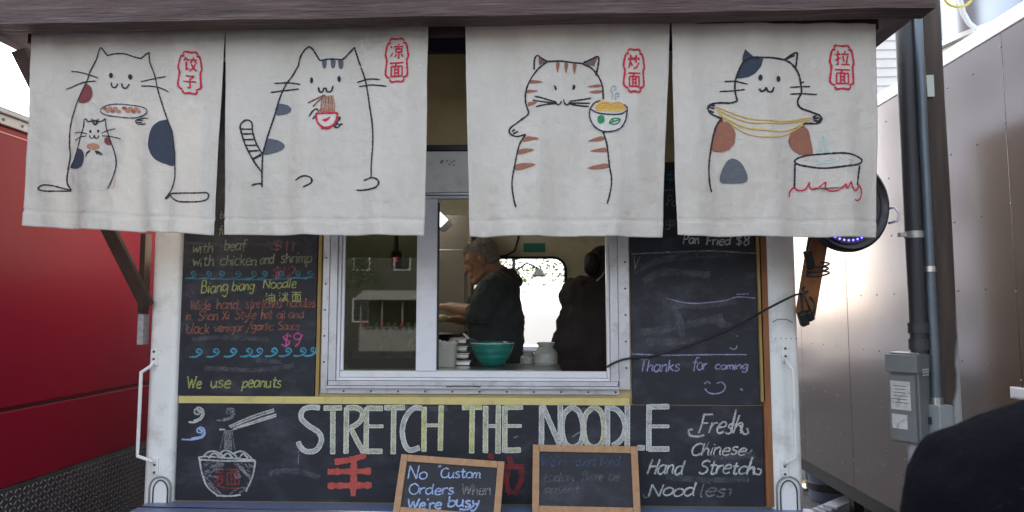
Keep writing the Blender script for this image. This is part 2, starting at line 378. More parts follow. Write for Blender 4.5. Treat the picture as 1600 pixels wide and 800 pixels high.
p(MB().box(TX0, TX1, 0, TD, RZ, RZ + .04), 'roof', WHITE, bev=.01)
p(MB().box(TX0 + .03, TX1 - .03, .06, TD - .06, FLZ - .05, FLZ), 'floor', DARKSTEEL)
p(MB().box(TX0 + .04, TX1 - .04, .06, TD - .06, 2.6, 2.63), 'ceiling', CREAM)
p(MB().box(TX0 + .01, TX0 + .05, .055, TD - .05, FLZ, RZ - .002), 'side_wall', CREAM)
SIDE = mat('reflection_brown_side', (.30, .22, .18), .5, var=.05)  # unseen outer side, coloured to give the trailer panels a brown reflection
p(MB().box(TX1 - .05, TX1 - .03, .055, TD - .05, FLZ, RZ - .002), 'side_wall', CREAM)
p(MB().box(TX1 - .029, TX1 - .01, .055, TD - .05, FLZ, RZ - .002), 'added_side_cladding', SIDE)
# back wall with the rounded opening
YB = TD - .05
bx0, bx1 = at(700, 460, YB).x, at(884, 460, YB).x; bz1 = at(800, 403, YB).z; bz0 = .55
wb = MB(); wb.box(TX0, bx0, YB, TD, FLZ, RZ); wb.box(bx1, TX1, YB, TD, FLZ, RZ)
wb.box(bx0, bx1, YB, TD, bz1, RZ); wb.box(bx0, bx1, YB, TD, FLZ, bz0)
for (cx, sx) in ((bx0, 1), (bx1, -1)):
    r = .1; poly = [(cx, bz1)] + [(cx + sx * (r - r * math.cos(a)), bz1 - r + r * math.sin(a)) for a in [R(q) for q in range(0, 91, 15)]]
    wb.prism(poly[::sx], YB + .002, TD - .002)
p(wb, 'back_wall', mat('cream_interior', (.74, .71, .56), .6, var=.05, dirt=(.3, .28, .2), dirt_amt=.3))
tr = [(bx1 - .0, bz0)] + [(bx1 - .1 + .1 * math.cos(R(a)), bz1 - .1 + .1 * math.sin(R(a))) for a in range(0, 91, 15)] + [(bx0 + .1 - .1 * math.cos(R(a)), bz1 - .1 + .1 * math.sin(R(a))) for a in range(90, -1, -15)] + [(bx0, bz0)]
p(MB().tube([(x, YB - .005, z) for x, z in tr], .012, 6), 'opening_gasket', BLACKP)
p(MB().box(TX0 + .1, TX1 - .1, .3, TD - .3, .22, FLZ - .06), 'chassis', DARKSTEEL)
for x in (TX0 + .25, TX1 - .25):
    for y in (.75, 1.75):
        t = MB().lathe([(0, -.1), (.2, -.1), (.3, -.09), (.33, -.05), (.33, .05), (.3, .09), (.2, .1), (0, .1)], (x, y, .33), 24, Matrix.Rotation(R(90), 3, 'Y')).build('wheel', BLACKP, truck, smooth='auto')
        MB().lathe([(0, -.105), (.17, -.105), (.19, -.102), (.19, .102), (.17, .105), (0, .105)], (x, y, .33), 20, Matrix.Rotation(R(90), 3, 'Y')).build('rim', STEEL, t, smooth='auto')
# lower skirt
p(MB().box(fx0, fx1, .0, .05, .38, .548), 'skirt', BLACKP)

# corner posts with rounded front edges, grab rails, arch marks
def post(x0, x1, side):
    yo = -.04; n = 6; r = .028; pts = []
    for cx, a0 in ((x0 + r, 180), (x1 - r, 270)):
        for k in range(n + 1):
            a = R(a0 + 90 * k / n); pts.append((cx + r * math.cos(a), yo + r + r * math.sin(a)))
    pts += [(x1, .048), (x0, .048)]
    mb = MB(); m = len(pts); z0, z1 = .42, RZ - .004
    mb.add([(x, y, z) for z in (z0, z1) for x, y in pts], [tuple(range(m))[::-1], tuple(range(m, 2 * m))] + [(i, (i + 1) % m, (i + 1) % m + m, i + m) for i in range(m)])
    return p(mb, 'corner_post', WHITE, smooth='auto')
lx0, lx1 = at(229, 600, -.04).x, at(274, 600, -.04).x
rx0, rx1 = at(1203, 600, -.04).x, at(1251, 600, -.04).x
pl = post(lx0, lx1, 0); pr = post(rx0, rx1, 1)
RUB = mat('grey_rubber_seal', (.25, .25, .24), .6)
def rail(post_o, px, pyt, pyb, bulge):
    Y = -.042; a = at(px, pyt, Y); b = at(px, pyb, Y)
    r = MB(); o = -.045
    xs = at(px - bulge, (pyt + pyb) / 2, Y).x
    pts = [(a.x, Y, a.z - .05), (a.x, Y + o * .6, a.z - .075), (xs, Y + o, a.z - .10), (xs, Y + o, a.z - .16), (xs, Y + o, b.z + .14), (xs, Y + o, b.z + .09), (b.x, Y + o * .6, b.z + .065), (b.x, Y, b.z + .05)]
    r.tube(pts, .0075, 8); ro = r.build('grab_rail', WHITE, truck, smooth='auto')
    for c in (a, b):
        s = -1 if c is a else 1
        MB().box(c.x - .016, c.x + .016, Y - .006, Y + .004, c.z + (-.075 if s < 0 else 0), c.z + (0 if s < 0 else .075)).build('mount_plate', WHITE, ro, bev=.004)
        for q in (.012, .045):
            MB().ball((c.x, Y - .007, c.z + s * q), .006, 8, 4).build('screw', RIVET, ro, smooth=True)
rail(pl, 242, 545, 742, 15); rail(pr, 1226, 540, 745, -9)
def arch(px, pyt, pyb, hw):
    Y = -.044; c = at(px, pyt, Y); b = at(px, pyb, Y); ww = px_w(hw, Y)
    pts = [(c.x - ww, Y, b.z)] + [(c.x + ww * math.cos(R(a)), Y, c.z - ww + ww * math.sin(R(a))) for a in range(180, -1, -15)] + [(c.x + ww, Y, b.z)]
    MB().tube(pts, .004, 6).build('lamp_recess_seal', RUB, truck, smooth=True)
    pts = [(c.x + (x - c.x) * .68, Y + .002, z - (ww * .32 if z > b.z + .01 else 0)) for x, _, z in pts]
    MB().tube(pts, .003, 6).build('lamp_recess_seal', mat('dark_seal', (.05, .05, .05), .6), truck, smooth=True)
arch(251, 745, 800, 17); arch(1232, 745, 800, 18)
for z in (at(1230, 499, -.042).z,):
    p(MB().tube([(rx0 + .02, -.041, z - .012), (rx0 + .04, -.041, z), (rx1 - .05, -.041, z), (rx1 - .025, -.041, z - .014)], .0022, 6), 'drip_crease', RUB, smooth=True)
for k in range(5):
    p(MB().ball((rx0 + .03 + k * .022, -.041, at(1230, 529, -.042).z), .0025, 6, 4), 'screw', RIVET)

# trims around the boards
boxpx_p = lambda n, m, *a, **k: p(boxpx(MB(), *a), n, m, **k)
boxpx_p('yellow_strip', YEL, 279, 620.5, 984, 632, -.02, -.001, bev=.002)
boxpx_p('wood_edge', STAIN, 498, 150, 503, 619, -.016, -.001)
boxpx_p('wood_edge', STAIN, 1184, 250, 1190, 628, -.03, -.001)
boxpx_p('brown_side_trim', WOODO, 1190.5, 252, 1202, 792, -.03, -.001)
# header roller box above the window
boxpx_p('header_panel', WHITE, 516, 236, 968, 300, -.028, -.001, bev=.003)
boxpx_p('header_gasket', BLACKP, 512, 226, 972, 234, -.02, -.001)
for k in range(9):
    c = at(688 + rnd.random() * 34, 250 + rnd.random() * 8, -.03)
    p(MB().prism([(c.x - .006, c.z - .003), (c.x, c.z + .003), (c.x + .005, c.z - .002)], -.0300, -.0275), 'peeled_spot', BLACKP)
# outer aluminium flange with rivets
FLY = -.022
fl = MB(); X = lambda px, Y=FLY: at(px, 460, Y).x
Z = lambda py, Y=FLY: at(740, py, Y).z
fl.box(X(504), X(514), FLY, 0, Z(616), Z(300)); fl.box(X(966), X(983), FLY, 0, Z(608), Z(300)); fl.box(X(514.2), X(965.8), FLY, 0, Z(616), Z(607.5))
p(fl, 'window_flange', ALU, bev=.0015)
ri = MB().ball((0, 0, 0), .0048, 8, 4, (1, .5, 1)); ro0 = None
def rivet(pos, parent=truck, m=RIVET):
    global ro0
    if ro0 is None: ro0 = ri.build('rivet', m, parent, smooth=True); ro0.location = Vector(pos) - wpos(parent); return
    c = ro0.copy(); COL.objects.link(c); c.parent = parent; c.location = Vector(pos) - wpos(parent)
for py in range(320, 600, 41): rivet((X(508.5), FLY - .001, Z(py))); rivet((X(977), FLY - .001, Z(py + 8)))
for px in range(540, 965, 42): rivet((X(px), FLY - .001, Z(612)))
# window frame proper
win = thing('window_frame', None, None); win.parent = truck; win.location = Vector(((ox0 + ox1) / 2, 0, oz0)) - wpos(truck); 
bpy.data.objects.remove(win)
sill = MB(); sill.box(X(514.5), X(965.5), -.05, .0, Z(607), Z(603)); sill.box(X(516), X(964), -.03, .045, Z(602.6), Z(596))
p(sill, 'window_sill', ALU, bev=.002)
jam = MB(); jam.box(X(514.3), X(526), -.018, .045, Z(595.8), Z(304.5)); jam.box(X(953), X(965.7), -.018, .045, Z(595.8), Z(304.5)); jam.box(X(514.3), X(965.7), -.018, .045, Z(304.2), Z(300))
p(jam, 'window_jamb', ALU, bev=.002)
vf = MB(); V0, V1 = -.008, .03
vf.box(X(526.3), X(531), V0, V1, Z(591), Z(304.6)); vf.box(X(948), X(952.7), V0, V1, Z(591), Z(304.6))
vf.box(X(526.3), X(952.7), V0, V1, Z(595.6), Z(591.2)); vf.box(X(531.2), X(947.8), V0, V1, Z(309), Z(304.6))
p(vf, 'window_frame', VINYL, bev=.002)
sa = MB(); sa.box(X(531.5), X(536), .0, .025, Z(580), Z(310)); sa.box(X(650), X(682), -.012, .022, Z(580.4), Z(309.5)); sa.box(X(531.5), X(947.5), -.004, .024, Z(590.8), Z(580.6)); sa.box(X(531.5), X(649.8), .001, .024, Z(314), Z(309.4))
sash = p(sa, 'window_sash', VINYL, bev=.003)
MB().box(X(682.2), X(684.5), -.006, .012, Z(579), Z(315)).build('sash_seal', BLACKP, sash)
p(MB().box(X(536.1), X(649.9), .010, .014, Z(580.2), Z(314.2)), 'window_pane', glass('window_glass', (.34, .37, .30)))
p(MB().box(X(536.3), X(649.7), .06, .09, Z(578), Z(562)), 'inner_ledge', mat('greenish_ledge', (.16, .2, .18), .5))
p(MB().tube([(X(700), -.052, Z(603.2)), (X(712), -.058, Z(602)), (X(740), -.058, Z(602)), (X(752), -.052, Z(603.2))], .0025, 6), 'latch', RIVET)

# interior counter, cabinets, hood
CT = at(760, 573, .3).z
p(MB().box(-1.05, at(876, 575, .3).x, .1, .5, CT - .03, CT), 'counter', STEEL, bev=.004)
p(MB().box(-1.0, at(870, 575, .3).x, .14, .46, FLZ, CT - .032), 'counter_cabinet', DARKSTEEL)
Yc = 1.6
p(MB().box(TX0 + .06, at(733, 450, Yc).x, Yc, Yc + .6, FLZ, at(700, 335, Yc).z), 'steel_cabinet', mat('grey_brown_steel', (.30, .28, .25), .35, metal=.75, var=.05, bump=.02), bev=.006)
p(MB().box(at(683, 450, Yc).x, at(727, 450, Yc).x, Yc - .018, Yc - .002, 1.0, at(700, 390, Yc).z), 'cabinet_door', mat('grey_brown_steel', (1, 1, 1)), bev=.004)
p(MB().tube([(at(736, 450, 1.5).x, 1.5, FLZ + .002), (at(736, 450, 1.5).x, 1.5, 2.58)], .022, 10), 'stanchion', mat('brown_post', (.2, .17, .13), .45, metal=.4), smooth='auto')
hood = p(MB().add([(TX0 + .06, .9, 2.53), (at(684, 340, 1.0).x, .9, 2.53), (at(684, 340, 1.0).x, 1.55, 2.53), (TX0 + .06, 1.55, 2.53), (TX0 + .06, 1.0, 2.59), (at(684, 340, 1.0).x - .2, 1.0, 2.59), (at(684, 340, 1.0).x - .2, 1.5, 2.59), (TX0 + .06, 1.5, 2.59)],
    [(0, 3, 2, 1), (4, 5, 6, 7), (0, 1, 5, 4), (1, 2, 6, 5), (2, 3, 7, 6), (3, 0, 4, 7)]), 'extractor_hood', STEEL)
a, b, c, d = at(681, 322, 1.0), at(706, 347, 1.0), at(692, 360, 1.0), at(680, 352, 1.0)
lampb = MB().prism([(a.x - .06, a.z), (a.x, a.z), (b.x, b.z), (c.x, c.z), (d.x - .06, d.z)], .9, 1.1)
lo = lampb.build('hood_lamp', STEEL, truck, bev=.003)
HL = emit('added_fill_light', (1, .95, .84), 4); HL2 = emit('hood_lamp_lens_glow', (1, .95, .84), .5)
MB().prism([(a.x, a.z - .01), (b.x - .008, b.z + .001), (c.x + .001, c.z + .006), (d.x, d.z + .012)], .895, .899).build('lamp_lens', HL2, lo)
p(MB().box(TX0 + .25, a.x - .10, .98, 1.04, 2.50, 2.52), 'added_fill_tube', HL)  # out-of-view glowing tubes, added to brighten the interior
p(MB().box(TX0 + .25, a.x - .10, 1.2, 1.26, 2.50, 2.52), 'added_fill_tube', HL)
Yt = YB - .004
p(boxpx(MB(), 818, 380, 852, 394, Yt, Yt + .003), 'teal_tape', mat('teal_tape', (.05, .28, .22), .6, var=.15))
cp = [at(x, y, Yt - .01) for x, y in ((809, 340), (810, 372), (804, 392), (790, 400), (740, 401))]
p(MB().tube(cp, .008, 6), 'wall_conduit', BLACKP, smooth=True)
# right side worktop with food containers
p(MB().box(at(878, 575, .5).x, TX1 - .07, .30, .62, at(900, 600, .4).z - .03, at(900, 600, .4).z), 'side_worktop', STEEL)

# outside shelf under the board
SZ = at(740, 789, -.02).z
sh = p(MB().box(at(195, 790, -.2).x, TX1 + .02, -.42, -.012, SZ - .035, SZ), 'serving_shelf', BLUESH, bev=.006)
a, b = (-CAM.z + SZ), 0
def onz(px, py, z):
    d = ray(px, py); return CAM + d * ((z - CAM.z) / d.z)
q0 = Vector((at(198, 790, -.13).x, -.11, SZ + .002)); q1 = Vector((at(1240, 790, -.11).x, -.20, SZ + .002))
MB().tube([q0, q1], .004, 6).build('shelf_hinge', STEEL, sh, smooth=True)
for x in (-1.2, -.3, .7):
    p(MB().bar((x, -.36, SZ - .037), (x, -.02, SZ - .33), .025, .02), 'shelf_bracket', STEEL)

# ---- awning: beam, side rafters, braces, corrugated sheet (all fixed to the truck)
YBM = -.66
bz = at(740, 41, YBM + .09).z
ax0, ax1 = at(-260, 30, YBM).x, at(1463, 25, YBM).x
BT = .19
bm_ = MB(); nb = 60
# slightly uneven sawn timber: lower and upper edge waver
def beam(x0, x1, y0, y1, z0, z1, sl=0):
    mb = MB(); n = 80
    vs = []
    for i in range(n + 1):
        x = x0 + (x1 - x0) * i / n; e = noise.noise(Vector((x * 3, 0, 0))) * .004; e2 = noise.noise(Vector((x * 2.2, 5, 0))) * .004
        ch = .02 if i == n else 0
        vs += [(x, y0 + e2, z0 + e), (x, y0 + e, z0 + (z1 - z0) * .33 + e2), (x, y0 + e2 * .6 + .003, z0 + (z1 - z0) * .36), (x, y0 + e2, z1), (x, y1, z1), (x, y1, z0 + e)]
    fs = [(0, 5, 4, 3, 2, 1), tuple(n * 6 + k for k in range(6))]
    for i in range(n):
        for k in range(6):
            a = i * 6 + k; b = i * 6 + (k + 1) % 6; fs.append((a, b, b + 6, a + 6))
    return mb.add(vs, fs)
p(beam(ax0, ax1, YBM, YBM + .09, bz, bz + BT), 'awning_beam', WOODB, smooth='auto')
rax0, rax1 = at(12, 60, -.5).x, at(1398, 60, -.5).x
for x0 in (rax0 - .03, rax1 - .03):
    z0 = at(30, 66, -.5).z
    p(MB().box(x0, x0 + .06, YBM + .092, -.002, z0, z0 + .13), 'side_rafter', mat('grey_purple_wood', (.16, .12, .13), .6, var=.3, bump=.3, stretch=(5, 1, 5)), bev=.004)
GREYW = mat('dark_brace_wood', (.05, .028, .02), .65, var=.25, bump=.3, stretch=(5, 5, 1))
p(MB().bar(at(30, 78, -.5), at(230, 478, -.07), .055, .03, (0, 1, 0)), 'awning_brace', GREYW, bev=.003)
p(MB().bar(at(1330, 66, -.45) , at(1258, 492, -.08), .07, .045, (0, 1, 0)), 'awning_brace', WOODO, bev=.003)
# corrugated roof sheet
mb = MB(); nx = 560; x0, x1 = rax0 - .1, rax1 + .08; zf = bz + .03; k = 0
for i in range(nx + 1):
    x = x0 + (x1 - x0) * i / nx; cz = .012 * math.cos(x * 2 * math.pi / .076)
    for (y, z) in ((YBM + .1, zf), (0.0, RZ - .03)):
        mb.v += [Vector((x, y, z + cz)), Vector((x, y, z + cz + .0015))]
for i in range(nx):
    a = i * 4; mb.f += [(a, a + 2, a + 6, a + 4), (a + 1, a + 5, a + 7, a + 3), (a, a + 4, a + 5, a + 1)]
p(mb, 'corrugated_sheet', mat('galvanised_sheet', (.4, .41, .44), .45, metal=.7, var=.15, bump=.05), smooth='auto', fix=False)
# scalloped lip of the sheet showing below the beam at left, and the hanging lath
mb = MB(); n = 300; xa, xb = at(165, 45, -.52).x, at(700, 45, -.52).x; zl = at(400, 38.5, -.52).z
vs = []
for i in range(n + 1):
    x = xa + (xb - xa) * i / n; cz = .006 * math.cos(x * 2 * math.pi / .076)
    vs += [(x, -.535, zl + .004 + cz), (x, -.535, zl + .07), (x, -.532, zl + .07), (x, -.532, zl + .004 + cz)]
fs = [(i * 4 + k, (i + 1) * 4 + k, (i + 1) * 4 + (k + 1) % 4, i * 4 + (k + 1) % 4) for i in range(n) for k in range(4)]
p(mb.add(vs, fs), 'sheet_lip', mat('dark_lip', (.05, .05, .09), .5, var=.3))
p(MB().box(at(40, 45, -.49).x, at(1376, 45, -.49).x, -.478, -.460, at(740, 56, -.478).z, at(740, 22, -.5).z), 'curtain_lath', GREYW, bev=.003)
p(MB().box(at(-30, 46, -.53).x, at(170, 46, -.53).x, -.56, -.525, at(80, 44, -.53).z, at(80, 38, -.53).z), 'pale_flashing', mat('pale_flashing', (.4, .38, .42), .6))
p(MB().tube([at(640, 47, -.45), at(740, 49, -.45)], .012, 8), 'curtain_rod', mat('red_rod', (.3, .03, .03), .5), smooth=True)
for px in (682, 712): p(boxpx(MB(), px, 38, px + 4, 52, -.466, -.46), 'rod_clip', VINYL)

# ------------------------------------------------------------------ chalkboards
C_YG = chalk('chalk_yellow_green', (.42, .46, .17), .62); C_YG2 = chalk('chalk_faint_green', (.34, .37, .25), .56)
C_PK = chalk('chalk_pink', (.45, .12, .16), .5); C_MG = chalk('chalk_magenta', (.55, .12, .30), .65); C_SAL = chalk('chalk_salmon', (.42, .17, .12), .5)
C_BL = chalk('chalk_blue', (.08, .30, .42), .5); C_BL2 = chalk('chalk_bright_blue', (.10, .42, .60), .6)
C_WH = chalk('chalk_white', (.62, .64, .62), .62); C_WH2 = chalk('chalk_dim_white', (.42, .43, .45), .40); C_WH3 = chalk('chalk_trace', (.35, .36, .40), .2)
C_LV = chalk('chalk_lavender', (.42, .42, .66), .58); C_LB = chalk('chalk_light_blue', (.38, .50, .78), .75); C_DB = chalk('chalk_dim_blue', (.10, .20, .42), .38)
C_TF = chalk('chalk_title_fill', (.60, .62, .42), .66, 300); C_TE = chalk('chalk_title_edge', (.66, .68, .64), .8)
C_TY = chalk('chalk_title_yellow', (.66, .66, .26), .7, 300)
C_RD = chalk('chalk_red', (.50, .11, .09), .85); C_RD2 = chalk('chalk_dark_red', (.32, .06, .06), .6)
C_PU = chalk('chalk_purple', (.20, .10, .22), .4)
BY = -.016
def board(x0, y0, x1, y1, label, Yf=BY, thick=.014):
    mb = boxpx(MB(), x0, y0, x1, y1, Yf, Yf + thick)
    c = sum(mb.v, Vector()) / 8
    t = thing('chalkboard', label, 'chalkboard', (c.x, Yf + thick, c.z))
    mb.build('board', BLACKBOARD, t, bev=.0015); return t
def line(parent, words, col, w, Y=BY, label=None, slope=0, slant=.12, jit=.35):
    st = []
    for (s, x0, x1, yb, h) in words: st += glyph_px(s, x0, x1, yb, h, slope, slant, jit)
    return write(parent, st, col, w, Y, label=label)

L = board(281, 96, 497, 618.5, 'left chalkboard menu listing the noodle dishes and prices, above the yellow strip')
line(L, [('with', 300, 333, 395, 17), ('beaf', 350, 384, 391, 17)], C_YG2, 1.7, label='faint green chalk words with beaf')
line(L, [('$11', 422, 461, 392, 16)], C_PK, 1.6, label='pink chalk price $11')
line(L, [('with', 301, 334, 416, 17), ('chicken', 344, 401, 415, 17), ('and', 406, 428, 412, 16), ('shrimp', 438, 487, 411, 17)], C_YG2, 1.7, label='faint green chalk words with chicken and shrimp')
line(L, [('$12', 424, 461, 433, 16)], C_PK, 1.8, label='pink chalk price $12')
def wave(x, y, s, f=1): return [(x - 12 * s, y + 6 * s), (x - 4 * s, y + 6.2 * s), (x + 3 * s, y + 3 * s), (x + 6 * s, y - 1.5 * s), (x + 3 * s, y - 5 * s), (x - 1 * s, y - 4 * s), (x - 1.5 * s, y - 1 * s), (x + 1 * s, y + .5 * s), (x + 2 * s, y - 1.5 * s)]
write(L, [wave(x, 429, .95) for x in (301, 325, 345, 371, 395, 412, 437, 464, 483)] + [[(290, 435), (340, 436), (420, 437), (492, 433)]], C_BL, 2.0, BY, label='row of faint blue chalk wave curls')
line(L, [('3.', 290, 307, 463, 18)], C_PU, 1.8, label='dim purple chalk 3.')
line(L, [('Biang', 314, 356, 458, 18), ('biang', 362, 397, 454, 15), ('Noodle', 411, 463, 451, 15)], C_YG, 1.7, slope=-.04, label='yellow green chalk words Biang biang Noodle')
write(L, cjk_px('油', 415, 457, 430, 471) + cjk_px('泼', 436, 456, 451, 471) + cjk_px('面', 456, 456, 471, 471), C_YG, 1.4, BY, label='yellow green chalk Chinese characters')
line(L, [('Wide', 297, 329, 484, 15), ('hand', 338, 372, 483, 15), ('stretched', 384, 441, 481, 15), ('noodles', 448, 493, 480, 14)], C_SAL, 1.6, label='salmon chalk words Wide hand stretched noodles')
line(L, [('in', 290, 299, 500, 14), ('Shan', 310, 341, 500, 15), ('Xi', 347, 358, 499, 13), ('Style', 367, 400, 498, 15), ('hot', 408, 425, 498, 15), ('oil', 433, 446, 498, 13), ('and', 451, 475, 497, 13)], C_SAL, 1.6, label='salmon chalk words in Shan Xi Style hot oil and')
line(L, [('black', 291, 327, 521, 16), ('venigar', 334, 381, 518, 13), ('/', 384, 392, 518, 15), ('garlic', 393, 427, 516, 13), ('Sauce', 435, 468, 515, 13)], C_SAL, 1.6, label='salmon chalk words black venigar/garlic Sauce')
line(L, [('$9', 438, 470, 542, 20)], C_MG, 2.2, label='magenta chalk price $9')
write(L, [wave(x, 551 - (x - 300) * .01, 1.1) for x in (309, 336, 363, 388, 404, 427, 449, 472, 488)], C_BL2, 2.2, BY, label='row of bright blue chalk wave curls')
line(L, [('We', 292, 315, 606, 18), ('use', 329, 360, 606, 18), ('peanuts', 378, 439, 605, 17)], C_YG, 2.0, label='yellow green chalk words We use peanuts')
line(L, [('fu', 341, 353, 366, 14), ('b', 344, 350, 341, 12)], C_YG2, 1.4); line(L, [('s', 345, 350, 302, 10), ('o', 342, 349, 280, 13)], C_WH3, 1.3)
write(L, [[(290, 380), (380, 384), (470, 379)], [(300, 530), (350, 527), (420, 531)], [(320, 575), (400, 578), (460, 571)], [(400, 562), (440, 566)]], C_WH3, 6, BY, 'smudge')

B = board(276, 632.5, 1193.5, 787, 'wide lower chalkboard with the big chalk title along the front of the truck')
Rr = board(985.5, 253, 1183.5, 632.4, 'tall right chalkboard with thanks note and smiley beside the window')
line(Rr, [('Pan', 1067, 1092, 381, 15), ('Fried', 1103, 1141, 383, 14), ('$8', 1149, 1170, 383, 15)], C_WH, 1.8, label='white chalk words Pan Fried $8')
line(Rr, [('V', 988, 997, 420, 18)], C_WH2, 1.4)
write(Rr, [[(986, 397), (1050, 394), (1110, 392), (1183, 396)]], C_WH2, 2, BY, label='chalk rule under the Pan Fried line')
write(Rr, [[(986, 553), (1040, 555), (1110, 554), (1166, 554)]], C_LV, 1.6, BY, label='chalk rule above the thanks')
line(Rr, [('Thanks', 998, 1061, 580, 18), ('for', 1081, 1104, 578, 18), ('coming', 1117, 1168, 577, 12)], C_LV, 1.8, label='lavender chalk words Thanks for coming')
write(Rr, [[(1100, 600), (1105, 596), (1110, 600)], [(1101, 607), (1108, 614), (1120, 615), (1130, 611), (1134, 603)], [(1120, 599), (1128, 597), (1133, 603)]], C_LV, 1.7, BY, label='lavender chalk smiley')
write(Rr, [[(1140, 543), (1146, 546), (1151, 543), (1151, 539)], [(1151, 526), (1152, 524)], [(1157, 607), (1160, 610)], [(1040, 466), (1080, 474), (1130, 470), (1152, 464), (1180, 466)], [(1150, 460), (1170, 459)]], C_LV, 1.5, BY)
write(Rr, [[(990, 424), (1030, 407), (1080, 399), (1140, 397)], [(1005, 440), (1040, 425), (1110, 430)], [(1035, 475), (1100, 477), (1150, 470)], [(1000, 520), (1060, 510), (1130, 495)], [(1050, 480), (1062, 500), (1066, 528)], [(1110, 500), (1150, 512)], [(1010, 535), (1100, 533)]], C_WH3, 9, BY, 'smudge')
write(Rr, cjk_px('中', 1041, 268, 1054, 288), C_BL, 1.8, BY, label='blue chalk character')
write(Rr, [[(1038, 297), (1056, 296)]], C_WH2, 1.4, BY)
line(Rr, [('Po', 1041, 1056, 322, 15)], C_WH2, 1.6); line(Rr, [('gs', 1040, 1054, 353, 15)], C_WH2, 1.6)

# title letters: wide chalk strokes with a firmer edge
def T1(X, Y): return (220 + X / 4, 600 + Y / 4)
def T2(X, Y): return (600 + X / 4, 600 + Y / 4)
def T3(X, Y): return (960 + X / 4, 600 + Y / 4)
TITLE = [
 ('S', T1, [[(1118, 148), (1060, 145), (1012, 165), (1005, 215), (1050, 260), (1110, 300), (1130, 350), (1100, 410), (1040, 422), (1000, 395), (985, 362)]], C_WH),
 ('T', T1, [[(1145, 150), (1255, 148)], [(1202, 148), (1200, 435)]], C_TF), ('R', T1, [[(1287, 148), (1283, 432)], [(1287, 150), (1350, 148), (1385, 175), (1380, 220), (1345, 255), (1312, 272)], [(1312, 272), (1345, 340), (1392, 425)]], C_TF),
 ('E', T1, [[(1412, 148), (1408, 432)], [(1412, 150), (1512, 152)], [(1412, 264), (1515, 264)], [(1408, 420), (1508, 420)]], C_TF),
 ('T', T2, [[(5, 148), (130, 146)], [(62, 148), (58, 436)]], C_TF), ('C', T2, [[(238, 150), (185, 152), (135, 210), (115, 290), (128, 370), (160, 412), (222, 398)]], C_WH),
 ('H', T2, [[(252, 145), (250, 420)], [(358, 135), (352, 414)], [(262, 258), (350, 258)]], C_TY),
 ('T', T2, [[(490, 146), (612, 144)], [(552, 146), (548, 430)]], C_TY), ('H', T2, [[(636, 138), (634, 428)], [(716, 135), (712, 432)], [(645, 262), (706, 262)]], C_TF),
 ('E', T2, [[(756, 138), (754, 425)], [(756, 145), (866, 144)], [(756, 262), (858, 262)], [(756, 415), (852, 412)]], C_TF),
 ('N', T2, [[(986, 130), (984, 390)], [(992, 135), (1096, 378)], [(1102, 128), (1102, 385)]], C_WH),
 ('O', T2, [[(1175, 140), (1125, 190), (1112, 275), (1130, 365), (1180, 395), (1230, 365), (1245, 275), (1222, 180), (1175, 140)]], C_WH),
 ('O', T2, [[(1312, 140), (1262, 190), (1248, 275), (1265, 365), (1312, 395), (1362, 365), (1376, 275), (1358, 180), (1312, 140)]], C_TF),
 ('D', T2, [[(1396, 138), (1396, 390)], [(1396, 142), (1460, 165), (1500, 225), (1506, 290), (1480, 350), (1430, 385)]], C_WH),
 ('L', T2, [[(1521, 130), (1520, 392)], [(1585, 398), (1626, 398)]], C_WH),
 ('E', T3, [[(216, 130), (214, 415)], [(216, 142), (340, 141)], [(216, 264), (340, 264)], [(214, 406), (340, 405)]], C_WH)]
for ch, tf, sts, fill in TITLE:
    mb = MB(); me_ = MB(); wpx = 6.6 if ch != 'S' else 6.5
    for st in sts:
        pts = pxline([tf(*q) for q in st], BY, .006); ww = px_w(wpx, BY); thin = abs(st[0][1] - st[-1][1]) < 6 and len(st) == 2 and ch in 'HE' and 250 < st[0][1] < 270
        if thin: ww *= .6
        ribbon(mb, pts, ww, lambda x, z: BY, .0012 + rnd.uniform(0, .0004), .08)
        n = len(pts); le, re = [], []
        for i, q in enumerate(pts):
            d = pts[min(i + 1, n - 1)] - pts[max(i - 1, 0)]; d.normalize(); v = Vector((-d.y, d.x)) * ww * .52
            le.append(q + v); re.append(q - v)
        for e in (le, re, [le[0], re[0]], [le[-1], re[-1]]): ribbon(me_, e, px_w(1.4, BY), lambda x, z: BY, .0020, .35)
    o = mb.build('letter', fill, B, fix=False); o['label'] = 'big chalk letter %s of the title' % ch
    me_.build('outline', C_TE, o, fix=False)
# comma swirls, noodle bowl, chopsticks
def swirl(x, y, s, tail): return [[(x - tail, y + 12 * s), (x - tail * .4, y + 12 * s), (x + 4 * s, y + 7 * s), (x + 8 * s, y - 1 * s), (x + 6 * s, y - 9 * s), (x - 1 * s, y - 12 * s), (x - 7 * s, y - 8 * s), (x - 6 * s, y - 2 * s), (x, y - 1 * s), (x + 2 * s, y - 5 * s), (x - 2 * s, y - 6 * s)],
                                  [(x - tail * .5, y + 10 * s), (x + 1 * s, y + 6 * s), (x + 5 * s, y - 1 * s), (x + 4 * s, y - 7 * s)], [(x - 4 * s, y - 9 * s), (x + 5 * s, y - 5 * s), (x + 5 * s, y + 3 * s)]]
write(B, swirl(311, 648, .95, 16), C_WH, 2.4, BY, 'swirl'); write(B, swirl(360, 647, .8, 22), C_WH2, 2.2, BY, 'swirl'); write(B, swirl(314, 677, .8, 30), C_LB, 2.2, BY, 'swirl')
sticks = [[(358, 666), (392, 651), (428, 639)], [(360, 668), (394, 654), (429, 642)], [(366, 669), (400, 657), (432, 647)], [(364, 671), (400, 660), (432, 650)], [(343, 671), (352, 671)]]
write(B, sticks, C_WH, 2, BY, 'chopsticks_drawing', 'white chalk chopsticks lifting noodles')
